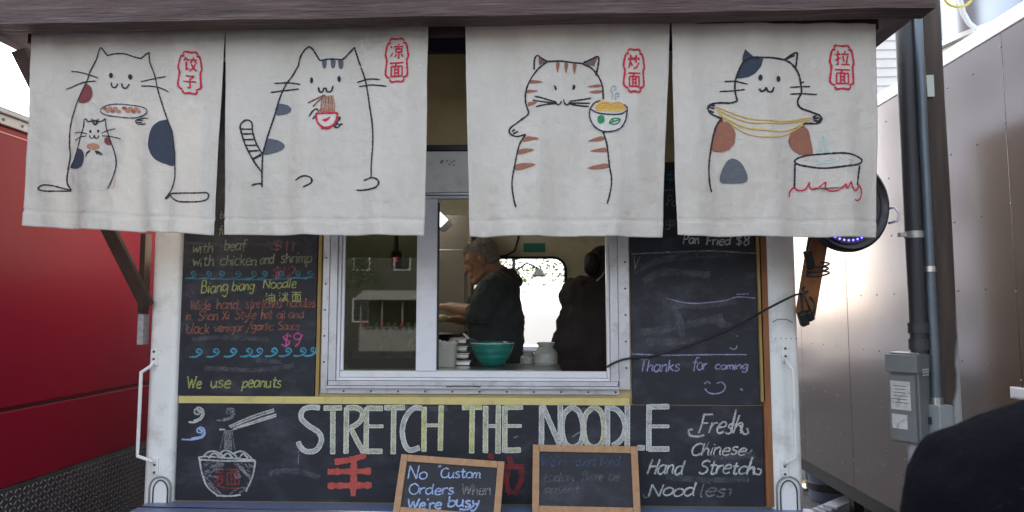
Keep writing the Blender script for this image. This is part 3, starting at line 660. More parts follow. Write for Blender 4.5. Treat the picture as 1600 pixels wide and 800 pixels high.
nd = [[(351, 671), (347, 690), (343, 704)], [(363, 671), (365, 690), (367, 703)]] + [[(351 + k * 1.8, 672), (351 + k * 2.1 + rnd.uniform(-1, 1), 690), (351 + k * 2.2, 704)] for k in range(6)] + [[(352, 673 + k * 3), (363, 673 + k * 3 + rnd.uniform(-1, 1))] for k in range(10)]
write(B, nd, C_WH2, 1.3, BY, 'noodles_drawing')
bw = [[(312, 718), (350, 720), (399, 720)], [(312, 718), (316, 740), (324, 760), (340, 774)], [(399, 720), (396, 740), (390, 756), (384, 768)], [(338, 774), (360, 775), (376, 773)],
      [(318, 714), (324, 707), (335, 705), (346, 710), (352, 716)], [(340, 712), (348, 705), (356, 704), (366, 710), (372, 717)], [(366, 708), (376, 705), (386, 709), (394, 717)],
      [(312, 718), (318, 713), (399, 719)], [(326, 716), (334, 708), (345, 714)], [(346, 716), (356, 708), (364, 716)], [(374, 716), (380, 709), (388, 716)]]
write(B, bw, C_WH, 2.2, BY, 'bowl_drawing', 'white chalk bowl of noodles')
ht = []
for k in range(26):
    x = rnd.uniform(316, 346); y = rnd.uniform(722, 745); ht.append([(x, y), (x + rnd.uniform(4, 9), y + rnd.uniform(-6, 3))])
for k in range(22):
    x = rnd.uniform(366, 394); y = rnd.uniform(722, 745); ht.append([(x, y), (x + rnd.uniform(2, 5), y + rnd.uniform(2, 8))])
ht += [[(346, 723), (330, 740), (321, 750)], [(370, 723), (384, 738), (396, 750)], [(322, 752), (334, 764), (344, 772)], [(326, 754), (338, 768)], [(394, 752), (386, 762), (374, 770)], [(370, 722), (388, 742)], [(366, 723), (392, 749)], [(386, 755), (392, 758)], [(324, 748), (346, 772)], [(358, 773), (372, 763), (384, 762)]]
write(B, ht, C_WH2, 1.8, BY, 'hatching')
write(B, cjk_px('麵', 335, 730, 376, 764), C_RD2, 1.8, BY, label='red chalk character on the drawn bowl')
write(B, [[(523, 722), (548, 718), (572, 711)], [(512, 737), (580, 736)], [(512, 759), (581, 758)], [(553, 716), (553, 745), (552, 775)]], C_RD, 7.5, BY, label='thick red chalk character left of the small boards')
write(B, [[(762, 712), (772, 713)], [(795, 712), (800, 728)], [(788, 730), (819, 729)], [(794, 732), (791, 752), (797, 773)], [(815, 731), (814, 752), (803, 772)]], C_RD2, 6.5, BY, label='thick red chalk character half hidden by the small boards')
write(B, [[(467, 704), (466, 724)]], C_WH2, 1.4, BY)
def script_word(words, col, w, label): line(B, words, col, w, BY, label, slant=.3, jit=.5)
script_word([('Fresh', 1090, 1158, 677, 28)], C_WH, 2.2, 'white chalk word Fresh'); write(B, [[(1100, 680), (1090, 682), (1078, 680), (1076, 672), (1082, 671)], [(1156, 664), (1162, 678), (1169, 676), (1167, 669)], [(1150, 640), (1142, 676)]], C_WH, 2.6, BY, 'flourish')
script_word([('Chinese', 1078, 1164, 711, 19)], C_WH, 2.0, 'white chalk word Chinese'); write(B, [[(1164, 706), (1170, 708), (1175, 702)], [(1108, 690), (1096, 712)]], C_WH2, 2, BY, 'flourish')
script_word([('Hand', 1010, 1066, 741, 22), ('Stretch', 1091, 1178, 741, 21)], C_WH, 2.2, 'white chalk words Hand Stretch'); write(B, [[(1176, 730), (1180, 740), (1187, 741), (1189, 734), (1183, 732)], [(1176, 714), (1166, 740)]], C_WH, 2.3, BY, 'flourish')
script_word([('Nood', 1012, 1085, 775, 20)], C_WH, 2.2, 'white chalk start of the word Noodles'); script_word([('les', 1092, 1132, 776, 20)], C_WH2, 2.0, 'rubbed out end of the word Noodles')
write(B, [[(1018, 772), (1008, 778), (1005, 772)], [(1136, 765), (1142, 764), (1140, 774)]], C_WH2, 2, BY, 'flourish')
write(B, [[(420, 740), (450, 735), (500, 745)], [(880, 640), (930, 642)], [(1110, 715), (1180, 712)], [(1040, 745), (1100, 750), (1170, 748)], [(540, 640), (700, 638)]], C_WH3, 7, BY, 'smudge')
write(B, [[(895, 682), (903, 677), (908, 674)], [(802, 684), (810, 681)]], C_WH2, 2, BY, 'chalk_mark')

# two small framed boards standing on the shelf, leaning back
def small_board(corners, Yb, Yt, fr, label, name='framed_chalkboard'):
    """corners: px of outer frame TL TR BR BL"""
    tl, tr_, br, bl = corners
    P = [at(*tl, Yt), at(*tr_, Yt), at(*br, Yb), at(*bl, Yb)]
    w_ = ((P[1] - P[0]).length + (P[2] - P[3]).length) / 2; h = ((P[3] - P[0]).length + (P[2] - P[1]).length) / 2
    c = (P[2] + P[3]) / 2; up = ((P[0] + P[1]) / 2 - c).normalized(); rt = (P[2] - P[3] + P[1] - P[0]).normalized(); nrm = up.cross(rt).normalized()
    rt = up.cross(nrm) * -1 if up.cross(nrm).dot(rt) < 0 else up.cross(nrm)
    # stand its foot on the shelf
    M = Matrix((rt, nrm * -1 if nrm.y > 0 else nrm, up)).transposed()
    out = M.col[1] if M.col[1].y < 0 else -M.col[1]
    k = (c.z - SZ) / -up.z; base = c + up * k if up.z else c
    h += -k if k < 0 else 0; h = (((P[0] + P[1]) / 2) - base).length
    t = thing(name, label, 'sign', base)
    rt = rt if rt.x > 0 else -rt
    def L3(x, z, y): return base + rt * x + up * z + out * y
    def slab(mb, x0, x1, z0, z1, y0, y1):
        mb.add([L3(x, z, y) for z in (z0, z1) for y in (y0, y1) for x in (x0, x1)], [(0, 2, 3, 1), (4, 5, 7, 6), (0, 1, 5, 4), (2, 6, 7, 3), (0, 4, 6, 2), (1, 3, 7, 5)]); return mb
    W2 = w_ / 2
    slab(MB(), -W2 + fr * .6, W2 - fr * .6, fr * .6, h - fr * .6, -.004, .004).build('board', BLACKBOARD, t)
    for (a, b, c1, d) in ((-W2, -W2 + fr, .0, h), (W2 - fr, W2, .0, h), (-W2 + fr + .0005, W2 - fr - .0005, h - fr, h), (-W2 + fr + .0005, W2 - fr - .0005, .0, fr)):
        slab(MB(), a, b, c1, d, -.007, .012).build('frame_rail', WOODL, t, bev=.002)
    def wr(strokes, col, w, label, Ym=(Yb + Yt) / 2):
        mb = MB()
        for st in strokes:
            loc = []
            for (x, y) in st:
                d = ray(x, y); s = (base - CAM).dot(out) / d.dot(out); q = CAM + d * s - base; loc.append((q.dot(rt), q.dot(up)))
            pts = smooth_line(loc, .006); tmp = MB(); ribbon(tmp, pts, px_w(w, Ym), lambda x, z: 0, 0, .2)
            mb.add([L3(v.x, v.z, .0052) for v in tmp.v], tmp.f)
        o = mb.build('lettering', col, t, fix=False); o['label'] = label; o['kind'] = 'stuff'
    return t, wr
t1, wr1 = small_board(((628, 715), (788, 717), (783, 800), (614, 800)), -.20, -.12, .028, 'small framed chalkboard about custom orders, left of the two on the shelf')
wr1(glyph_px('No', 637, 667, 749, 19) + glyph_px('Custom', 688, 751, 747, 15) + glyph_px('"', 682, 687, 748, 20) + glyph_px('"', 758, 766, 748, 20), C_LB, 2.1, 'light blue chalk words No "Custom"')
wr1(glyph_px('Orders', 639, 709, 773, 16), C_LB, 2.0, 'light blue chalk word Orders'); wr1(glyph_px('When', 721, 767, 773, 16), C_WH2, 2.4, 'faded chalk word When')
wr1(glyph_px("We're", 636, 690, 795, 15) + glyph_px('busy', 699, 748, 792, 17) + [[(718, 796), (732, 796), (742, 788)]], C_LB, 2.6, "light blue chalk words We're busy")
t2, wr2 = small_board(((832, 696), (996, 697), (1000, 799), (832, 798)), -.13, -.045, .029, 'small framed chalkboard with dim blue writing, right of the two on the shelf')
wr2(glyph_px("We're", 844, 888, 729, 15) + glyph_px('short', 900, 930, 728, 15, jit=.1) + glyph_px('hand', 937, 968, 728, 15, jit=.1), C_DB, 1.3, "dim blue chalk words We're short hand")
wr2(glyph_px('today.', 847, 901, 752, 14) + glyph_px('Please', 909, 942, 751, 14) + glyph_px('be', 950, 968, 751, 14), C_WH3, 2.6, 'nearly rubbed out chalk words today. Please be')
wr2(glyph_px('patient', 851, 904, 770, 12), C_WH3, 2.6, 'nearly rubbed out chalk word patient')

# ------------------------------------------------------------------ curtains with stitched and painted cats
def linen():
    m = mat('natural_linen', (.70, .66, .605), .9, var=.05, vscale=5, bump=0, dirt=(.50, .44, .37), dirt_amt=.4, dirt_scale=3.0, transl=.16)
    N = m.node_tree.nodes; L_ = m.node_tree.links; b = N['Principled BSDF']; b.inputs['Specular IOR Level'].default_value = .15
    tc = [n for n in N if n.type == 'TEX_COORD'][0]
    hs = []
    for i, sc in enumerate(((1, 1, 260), (260, 1, 1))):
        mp = N.new('ShaderNodeMapping'); mp.inputs['Scale'].default_value = sc if i == 0 else sc; L_.new(tc.outputs['Object'], mp.inputs[0])
        n = N.new('ShaderNodeTexNoise'); n.inputs['Scale'].default_value = 3.0; n.inputs['Detail'].default_value = 2; L_.new(mp.outputs[0], n.inputs['Vector']); hs.append(n)
    n3 = N.new('ShaderNodeTexNoise'); n3.inputs['Scale'].default_value = 26; n3.inputs['Detail'].default_value = 8; n3.inputs['Distortion'].default_value = .6; L_.new(tc.outputs['Object'], n3.inputs['Vector'])
    a = N.new('ShaderNodeMath'); a.operation = 'ADD'; L_.new(hs[0].outputs['Fac'], a.inputs[0]); L_.new(hs[1].outputs['Fac'], a.inputs[1])
    bp = N.new('ShaderNodeBump'); bp.inputs['Strength'].default_value = .5; bp.inputs['Distance'].default_value = .005; L_.new(a.outputs[0], bp.inputs['Height'])
    b2 = N.new('ShaderNodeBump'); b2.inputs['Strength'].default_value = .34; b2.inputs['Distance'].default_value = .014; L_.new(n3.outputs['Fac'], b2.inputs['Height'])
    L_.new(bp.outputs[0], b2.inputs['Normal']); L_.new(b2.outputs[0], b.inputs['Normal'])
    return m
LINEN = linen()
YC = -.515
def thread(n, c, b=.3): return mat(n, c, .85, var=.15, vscale=80, bump=b, bscale=300)
TH_K = thread('black_thread', (.018, .02, .03)); TH_R = thread('red_thread', (.52, .02, .05)); TH_N = thread('navy_patch', (.035, .045, .075)); TH_G = thread('slate_patch', (.09, .10, .13))
TH_GW = thread('grey_wool', (.13, .145, .17), .8)
TH_M = thread('maroon_patch', (.19, .045, .05)); TH_B = thread('brown_patch', (.28, .115, .075)); TH_BR = thread('orange_brown_thread', (.42, .20, .12)); TH_Y = thread('yellow_thread', (.62, .42, .12))
TH_O = thread('ochre_thread', (.60, .33, .08)); TH_GR = thread('green_thread', (.02, .22, .09)); TH_C = thread('pale_cyan_thread', (.45, .60, .60)); TH_BL = thread('steam_blue_thread', (.25, .36, .44))
TH_DB = thread('dark_blue_line', (.03, .04, .08)); TH_BO = thread('off_white_patch', (.58, .55, .52)); TH_PK = thread('faint_pink', (.60, .45, .44)); TH_EAR = thread('mauve_patch', (.17, .10, .10))

def make_curtain(seed, corners, label, hem=25):
    tl, tr_, br, bl = [at(*c, YC) for c in corners]
    hz = px_w(hem, YC)
    def uv(x, z):
        v = (tl.z - z) / max(1e-6, (tl.z - (bl.z + br.z) / 2)); l = tl.x + (bl.x - tl.x) * v; r = tr_.x + (br.x - tr_.x) * v
        return (x - l) / (r - l), v
    def surf(x, z):
        u, v = uv(x, z); v = max(0, min(1.1, v)); a = (.2 + .8 * v) * 1.5
        f = .013 * a * math.sin(x * 21 + seed * 1.7 + .8 * math.sin(z * 3 + seed)) + .006 * a * math.sin(x * 47 + seed * 3 + z * 4)
        f += .010 * a * noise.noise(Vector((x * 5, seed * 9, z * 2.2))) + .0055 * noise.noise(Vector((x * 16 + seed, z * 5, 2))) + .0016 * noise.noise(Vector((x * 44, seed, z * 30)))
        f += .018 * v * math.sin(u * 3.1 + seed * 1.3)
        zb_ = bl.z + (br.z - bl.z) * u
        h = z - zb_ - hz; f -= .0026 / (1 + math.exp(h * 1800)) if abs(h) < .02 else (.0026 if h < 0 else 0)
        h2 = abs(h); f += .0035 * math.exp(-(h2 / .006) ** 2)
        e = min(u, 1 - u) * (tr_.x - tl.x); f -= .0014 if e < .012 else 0; f += .0018 * math.exp(-((e - .012) / .004) ** 2)
        return YC + f
    root = thing('curtain', label, 'curtain', ((tl.x + tr_.x) / 2, YC, tl.z), 'linen half curtains hanging from the awning')
    nx, nz = 150, 150; vs = []
    for j in range(nz + 1):
        v = j / nz
        for i in range(nx + 1):
            u = i / nx; l = tl.lerp(bl, v); r = tr_.lerp(br, v); q = l.lerp(r, u)
            ex = .002 * noise.noise(Vector((v * 6, seed, u * 3))) ; q.x += ex; q.z += .003 * v * noise.noise(Vector((u * 9, seed * 2, 1)))
            vs.append((q.x, surf(q.x, q.z), q.z))
    fs = [(j * (nx + 1) + i, j * (nx + 1) + i + 1, (j + 1) * (nx + 1) + i + 1, (j + 1) * (nx + 1) + i) for j in range(nz) for i in range(nx)]
    o = MB().add(vs, fs).build('cloth', LINEN, root, smooth=True, fix=False)
    sm = o.modifiers.new('solidify', 'SOLIDIFY'); sm.thickness = .0012; sm.offset = 1
    # hem stitching
    mb = MB(); zz = 0
    a = bl + Vector((0, 0, hz * .95)); b = br + Vector((0, 0, hz * .95)); n = 70
    for k in range(n):
        q = a.lerp(b, (k + .15) / n); r = a.lerp(b, (k + .75) / n); ribbon(mb, [Vector((q.x, q.z)), Vector((r.x, r.z))], .0012, surf, .0022, 0)
    s_ = mb.build('hem_stitching', mat('pale_thread', (.5, .46, .42), .9), root, fix=False); s_['kind'] = 'stuff'
    class Cn: pass
    c = Cn(); c.root = root; c.surf = surf
    def stitch(strokes, m, w, name='stitching', label=None, off=.0016, raised=.0012, parent=None, jit=.25, step=.004):
        mb = MB()
        for st in strokes: ribbon(mb, pxline(st, YC, step), px_w(w * 1.18, YC), surf, off + .0008 + rnd.uniform(0, .0005), jit, raised)
        o = mb.build(name, m, parent or root, fix=False)
        if label: o['label'] = label
        if len(strokes) > 1: o['kind'] = 'stuff'
        return o
    def patch(poly, m, name='patch', off=.0010, label=None, parent=None, curve=True):
        pts = [at(x, y, YC) for x, y in poly]; pts = [(q.x, q.z) for q in pts]
        if curve: pts = [tuple(q) for q in smooth_line(pts + [pts[0]], .008)[:-1]]
        z0, z1 = min(q[1] for q in pts), max(q[1] for q in pts); n = max(6, int((z1 - z0) / .004)); mb = MB(); rows = []
        for i in range(n + 1):
            z = z0 + (z1 - z0) * (.004 + .992 * i / n); xs = []
            for k in range(len(pts)):
                (ax, az), (bx, bz_) = pts[k], pts[(k + 1) % len(pts)]
                if (az <= z < bz_) or (bz_ <= z < az): xs.append(ax + (bx - ax) * (z - az) / (bz_ - az))
            if len(xs) >= 2: rows.append((z, min(xs), max(xs)))
        m_ = 10
        for (z, a, b) in rows:
            for k in range(m_ + 1):
                x = a + (b - a) * k / m_; mb.v.append(Vector((x, surf(x, z) - off - .0007, z)))
        for i in range(len(rows) - 1):
            for k in range(m_):
                q = i * (m_ + 1) + k; mb.f.append((q, q + 1, q + m_ + 2, q + m_ + 1))
        o = mb.build(name, m, parent or root, fix=False)
        if label: o['label'] = label
        return o
    c.st = stitch; c.patch = patch
    def seal(x0, y0, x1, y1, chars, lab):
        w = 2.6; x_ = (x1 - x0)
        fr = [[(x0 + 1, y0 + 12), (x0 - 1, y0 + 25), (x0 + 1, (y0 + y1) / 2), (x0 - 1, y1 - 14), (x0 + 2, y1 - 8)], [(x1 - 1, y0 + 12), (x1 + 1, y0 + 28), (x1 - 1, (y0 + y1) / 2), (x1, y1 - 12), (x1 - 3, y1 - 8)],
              [(x0 + 6, y0 + 4), (x0 + 8, y0), ((x0 + x1) / 2, y0 + 1), (x1 - 8, y0), (x1 - 6, y0 + 4)], [(x0 + 6, y1 - 4), (x0 + 9, y1), ((x0 + x1) / 2, y1 - 1), (x1 - 8, y1), (x1 - 5, y1 - 4)],
              [(x0 + 1, y0 + 12), (x0 + 4, y0 + 6), (x0 + 7, y0 + 8)], [(x1 - 1, y0 + 12), (x1 - 4, y0 + 6), (x1 - 7, y0 + 8)], [(x0 + 2, y1 - 8), (x0 + 6, y1 - 6)], [(x1 - 3, y1 - 8), (x1 - 7, y1 - 6)]]
        s = stitch(fr, TH_R, w, 'seal', lab)
        mid = (y0 + y1) / 2
        for ch, (a, b) in zip(chars, ((y0 + 8, mid - 2), (mid + 3, y1 - 8))):
            stitch(cjk_px(ch, x0 + 6, a, x1 - 6, b), TH_R, 2.1, 'character', parent=s)
    c.seal = seal; return c

def tf(ox, oy, s): return lambda pts: [(ox + x / s, oy + y / s) for x, y in pts]
def ell(cx, cy, rx, ry, a0=0, a1=360, n=20): return [(cx + rx * math.cos(R(a0 + (a1 - a0) * k / n)), cy + ry * math.sin(R(a0 + (a1 - a0) * k / n))) for k in range(n + 1)]
def poly(st): return G(st)

# 1: big cat with plate, kitten
c = make_curtain(1, ((50, 36), (352, 36), (335, 368), (37, 353)), 'leftmost linen curtain, a seated cat with a kitten holding a plate of dumplings')
t = tf(80, 60, 2.963); Tm = lambda s: [t(q) for q in poly(s)]
c.st(Tm("68,697 50,660 55,600 66,540 66,460 80,370 115,290 160,205 182,150 212,100 222,66|222,66 234,46 250,62 268,84|268,84 310,74 345,74 380,84 413,93|413,93 434,75 452,64|452,64 456,110 480,170 495,230 520,310 545,380 572,440 585,520 590,600 588,660 570,705 535,745|68,697 30,688 0,680 -45,676 -70,690 -60,700 -20,705 30,702 68,700"), TH_K, 1.9, 'cat_outline', 'black stitched outline of the big seated cat')
c.st([[(262, 312), (267, 308), (273, 304), (286, 304), (300, 303), (322, 301), (326, 306), (322, 312), (308, 316), (288, 317), (276, 312), (270, 306)]], TH_K, 1.9, 'cat_foot')
c.st(Tm("86,149 130,155 180,170 222,186|58,230 100,216 150,202 207,198|412,198 460,190 535,179|416,219 460,222 510,232 552,252"), TH_K, 1.6, 'whiskers')
c.st(Tm("286,208 290,228 305,230 313,212|330,210 334,228 350,230 361,211"), TH_K, 1.9, 'muzzle')
for (x, y) in ((285, 176), (365, 178)): c.patch(t(ell(x, y, 9, 13)), TH_K, 'eye', .0018)
c.patch(t([(160, 207), (185, 225), (191, 258), (180, 285), (155, 300), (122, 292), (135, 245)]), TH_M, label='maroon patch on the big cat')
c.patch(t([(545, 378), (505, 385), (465, 420), (446, 480), (458, 530), (490, 565), (530, 582), (587, 594), (586, 520), (572, 440)]), TH_N, label='large navy patch on the big cat flank')
pt = c.patch(t(ell(338, 336, 106, 30)), TH_BO, 'plate', .0012, label='stitched oval plate of dumplings'); c.st([t(ell(338, 336, 106, 30))], TH_DB, 1.3, 'plate_rim', parent=pt, off=.0026)
for cx in (286, 370):
    for k in range(6): c.patch(t(ell(cx - 30 + k * 12, 328 + (k % 2) * 12 - (4 if cx > 300 else 0), 11, 9, n=10)), TH_BR if k % 3 else TH_B, 'dumpling', .0022 + k * .0002, parent=pt)
c.st(Tm("450,370 420,367 388,372 382,380 392,392 435,394|388,374 420,376|386,384 414,386"), TH_K, 1.5, 'paw')
kit = c.patch(t([(150, 380), (250, 380), (290, 480), (308, 580), (270, 690), (120, 690), (70, 590), (120, 490)]), LINEN, 'kitten', .0008, label='stitched kitten in front of the big cat')
c.st(Tm("68,592 90,550 120,490 150,410 154,378|154,378 162,373 170,386|170,386 200,382 236,386|236,386 250,378 256,374|256,374 262,420 282,480 300,530 306,580 292,640 262,696"), TH_K, 1.6, 'kitten_outline', parent=kit, off=.0026)
c.st(Tm("188,372 192,390 204,400 216,392 220,372|198,376 200,396|210,376 208,396"), TH_K, 1.8, 'kitten_forelock', parent=kit)
c.st(Tm("102,433 130,434 168,442|100,468 130,456 166,452|236,440 262,430 304,421|238,452 280,456 324,466"), TH_K, 1.3, 'kitten_whiskers', parent=kit)
c.st(Tm("178,448 182,460 194,462 200,448|200,448 206,462 218,460 222,450"), TH_K, 1.5, 'kitten_muzzle', parent=kit)
for (x, y) in ((182, 431), (219, 430)): c.patch(t(ell(x, y, 6, 8, n=10)), TH_K, 'kitten_eye', .0018, parent=kit)
c.patch(t([(120, 505), (145, 520), (152, 550), (140, 585), (110, 598), (66, 592), (85, 555)]), TH_N, parent=kit, off=.0022); c.patch(t([(270, 456), (252, 462), (248, 480), (262, 494), (286, 496), (280, 475)]), TH_M, parent=kit, off=.0022)
c.patch(t(ell(196, 501, 30, 16)), TH_BR, 'kitten_food', .0024, parent=kit); c.st(Tm("184,520 168,528 160,548|178,526 162,534|208,520 226,528 238,540|212,524 230,542|204,522 216,538"), TH_K, 1.5, 'kitten_paws', parent=kit)
c.st(Tm("62,610 70,650 66,680|300,610 296,650 282,690"), TH_PK, 3, 'faint_mark', raised=.0002)
c.seal(283, 82, 315, 148, '饺子', 'red stitched seal with two Chinese characters')

# 2: striped grey cat slurping noodles
c = make_curtain(2, ((352, 36), (669, 36), (663, 369), (352, 367)), 'second linen curtain from the left, grey striped cat slurping noodles from a red bowl')
t = tf(370, 60, 3.2)
c.st(Tm("122,742 124,660 130,578 150,500 185,390 210,300 240,230 280,180 308,138|308,138 318,95 340,60 362,42|362,42 380,55 400,85 420,116|420,116 470,110 530,111|530,111 560,75 588,44|588,44 598,80 610,115 620,140|620,145 640,200 655,270 668,350 682,440 685,540 680,620 680,700|300,712 330,698 360,695 384,706 382,730 345,750|636,712 680,703 710,712 720,730 705,752 660,760 598,758|76,735 98,726 122,724"), TH_K, 2.1, 'cat_outline', 'black stitched outline of the grey striped cat')
c.st(Tm("122,668 90,620 55,550 32,480 26,440 45,415 68,413 80,430 82,470 100,530 128,578|30,458 76,456|36,482 80,478|42,510 88,506|50,538 98,534|62,566 110,560"), TH_K, 2.1, 'tail'); c.st(Tm("78,606 122,580"), TH_K, 3.2, 'tail_band')
c.st(Tm("188,224 250,218 320,232|172,270 240,256 312,254|600,218 650,206 718,208|610,238 680,236 752,244"), TH_K, 1.8, 'whiskers')
for (x, y) in ((378, 214), (516, 208)): c.patch(t(ell(x, y, 8, 16)), TH_K, 'eye', .0018)
c.st(Tm("414,250 418,270 434,272 442,252|450,252 458,272 478,270 488,244"), TH_K, 2.3, 'muzzle')
for x in (430, 474, 510): c.patch(t([(x, 113), (x + 24, 113), (x + 22, 148), (x + 12, 158), (x + 4, 148)]), TH_G, 'forehead_stripe')
c.patch(t([(206, 322), (240, 325), (265, 342), (268, 360), (240, 374), (192, 380)]), TH_G); c.patch(t([(148, 500), (190, 502), (225, 520), (232, 540), (200, 566), (132, 578)]), TH_G)
for k in range(8): c.st([t([(434 + k * 7.5, 292), (430 + k * 9, 330), (426 + k * 10, 372)])], TH_BR if k % 2 else TH_B, 1.5, 'noodle')
bo = c.patch(t([(404, 380), (510, 380), (502, 425), (475, 448), (440, 448), (412, 425)]), TH_BO, 'bowl', .0012, label='red stitched bowl with a chilli', curve=False)
c.st(Tm("404,382 455,380 512,378|404,382 412,425 440,450 475,448 500,425 510,380|430,455 475,455"), TH_R, 2.6, 'bowl_rim', parent=bo, off=.0024)
c.patch(t([(428, 412), (450, 408), (475, 396), (468, 412), (450, 424)]), TH_R, 'chilli', .0022, parent=bo)
c.st(Tm("412,376 425,360 445,358 455,374|450,374 462,360 485,358 498,374|430,374 450,366 480,368"), TH_BR, 1.6, 'noodle_loops')
c.st(Tm("442,288 410,305 362,328|448,290 415,318 388,346"), TH_M, 1.8, 'chopsticks')
c.st(Tm("370,398 388,368 406,358 416,372|388,410 402,392 412,378|500,402 520,398 518,412|494,420 512,434 534,430|490,440 505,452 525,436"), TH_K, 1.8, 'paws'); c.patch(t([(492, 420), (508, 400), (526, 402), (512, 425), (504, 446), (486, 444)]), TH_G, 'paw_patch')  # slate patch stitched behind the paw outlines
c.seal(604, 62, 638, 130, '凉面', 'red stitched seal with two Chinese characters')

# 3: brown striped cat carrying a bowl
c = make_curtain(3, ((727, 36), (1047, 36), (1037, 370), (735, 370)), 'third linen curtain from the left, brown striped cat with a moustache carrying a bowl')
t = tf(780, 60, 2.858)
c.st(Tm("132,335 118,290 120,240 140,190 175,140 215,106|215,106 290,105 368,108|368,108 410,130 440,165 460,215 464,275|132,335 125,350 85,375 50,402 48,425 75,440 118,435|118,435 90,480 70,570 58,650 66,720 76,760|462,425 478,480 488,570 498,640 490,700 478,744|70,408 58,418|84,418 62,428|156,145 158,100 170,80 190,92 215,106|376,106 410,92 442,82 442,120 432,165"), TH_K, 2.1, 'cat_outline', 'black stitched outline of the brown striped cat')
c.patch(t([(176, 84), (200, 98), (214, 106), (192, 118), (178, 124)]), TH_EAR, 'ear', curve=False); c.patch(t([(440, 84), (410, 94), (378, 106), (400, 118), (424, 124)]), TH_EAR, 'ear', curve=False)
for x in (252, 290, 328): c.patch(t([(x, 110), (x + 18, 110), (x + 14, 140), (x + 8, 158), (x + 3, 140)]), TH_B, 'forehead_stripe')
for q in ([(140, 192), (170, 193), (196, 200), (168, 206), (138, 207)], [(122, 236), (150, 236), (176, 241), (150, 248), (121, 250)], [(128, 292), (150, 288), (172, 289), (155, 302), (130, 310)],
          [(390, 212), (420, 206), (450, 206), (454, 217), (420, 218)], [(398, 237), (425, 231), (456, 232), (458, 245), (425, 244)],
          [(110, 446), (140, 444), (178, 455), (140, 464), (104, 467)], [(84, 500), (120, 497), (158, 505), (120, 518), (80, 522)], [(72, 566), (115, 562), (164, 572), (120, 588), (68, 592)],
          [(392, 458), (425, 446), (462, 442), (468, 460), (430, 463)], [(400, 502), (435, 496), (474, 494), (478, 514), (440, 512)], [(392, 578), (425, 568), (484, 566), (488, 586), (430, 588)]): c.patch(t(q), TH_B, 'stripe')
c.st(Tm("160,265 200,272 252,286|150,282 200,288 250,290|165,312 205,300 252,292|252,286 258,298 270,296 278,284|288,275 292,292 306,298 316,284|316,280 360,270 410,264|316,288 360,284 406,286|316,292 360,296 400,300"), TH_K, 1.9, 'whiskers')
c.patch(t([(244, 210), (254, 218), (257, 234), (248, 232)]), TH_K, 'eye', .0018); c.patch(t([(332, 202), (342, 208), (336, 226), (326, 226)]), TH_K, 'eye', .0018)
bo = c.patch(t([(406, 310), (415, 285), (570, 322), (562, 370), (540, 405), (500, 420), (460, 420), (425, 395), (408, 350)]), TH_BO, 'bowl', .0016, label='stitched bowl of yellow noodles with green leaves')
c.patch(t([(424, 308), (440, 285), (470, 280), (498, 300), (525, 290), (555, 300), (566, 324), (500, 336), (440, 326)]), TH_Y, 'noodles', .0024, parent=bo)
c.st(Tm("406,312 404,350 425,395 460,420 500,422 540,405 562,370 570,325|406,312 440,335 490,345 540,342 570,325|406,312 425,288 450,280|555,300 568,312 570,325"), TH_DB, 1.9, 'bowl_rim', parent=bo, off=.0034)
nl = []
for cx in (468, 526):
    for r_ in (14, 24, 34): nl.append(t(ell(cx, 325, r_ * 1.1, r_, 185, 345, 10)))
c.st(nl, TH_O, 1.4, 'noodle_loops', parent=bo, off=.0034)
c.patch(t([(438, 352), (452, 345), (466, 352), (468, 378), (450, 386), (438, 374)]), TH_GR, 'leaf', .0024, parent=bo); c.st(Tm("488,385 500,368 520,362 538,366 530,382 508,390 488,385|492,384 515,375 534,368|504,368 510,380"), TH_GR, 1.9, 'leaf_outline', parent=bo, off=.0024)
c.st(Tm("500,275 505,255 498,235 505,218 518,216 520,230 510,236|520,278 515,262 522,248 534,250 532,262 524,262"), TH_BL, 1.2, 'steam')
c.st(Tm("466,422 462,430"), TH_K, 3, 'paw')
c.seal(975, 78, 1006, 145, '炒面', 'red stitched seal with two Chinese characters')

# 4: calico cat stretching noodles over a pot
c = make_curtain(4, ((1049, 36), (1370, 36), (1376, 370), (1055, 369)), 'rightmost linen curtain, white cat with a dark ear stretching yellow noodles above a pot')
t = tf(1090, 60, 2.964)
c.st(Tm("182,292 172,240 176,190 205,120 240,95 300,92|300,92 350,90 405,96|405,96 440,120 468,160 480,210 482,250 465,290 480,320 530,335 570,350 580,372 565,388 530,388 495,390|182,292 150,300 100,298 62,304 48,320 60,345 90,362 112,372|112,372 90,400 74,450 60,530 52,600 56,670 66,712|405,96 435,75 462,66 460,100 456,134|408,96 450,78"), TH_K, 2.4, 'cat_outline', 'black stitched outline of the noodle stretching cat')
c.st(Tm("60,306 80,312|54,318 80,324|56,334 76,342|560,352 542,358|570,362 542,366|568,378 545,374|62,304 50,322|578,366 560,386"), TH_K, 2.4, 'paws')
c.patch(t([(178, 188), (205, 120), (207, 85), (218, 52), (240, 75), (262, 94), (302, 96), (290, 135), (262, 168), (225, 185)]), TH_N, label='dark ear and forehead patch', curve=False)
c.st(Tm("124,200 175,200 228,214|102,246 160,244 216,238|430,224 480,222 524,220|432,256 490,254 556,255|482,204 494,200"), TH_K, 1.8, 'whiskers')
for (x, y) in ((286, 187), (376, 186)): c.patch(t(ell(x, y, 10, 15)), TH_K, 'eye', .0018)
c.st(Tm("281,238 288,250 304,246 312,232|312,232 320,250 340,250 352,228"), TH_K, 2.5, 'muzzle')
c.patch(t([(100, 384), (135, 390), (168, 425), (172, 470), (150, 510), (110, 524), (66, 516), (76, 450)]), TH_B, label='brown shoulder patch with ragged stitches'); c.patch(t([(495, 402), (520, 420), (534, 470), (542, 532), (490, 534), (445, 505), (430, 465), (450, 420)]), TH_B, label='brown flank patch with ragged stitches')
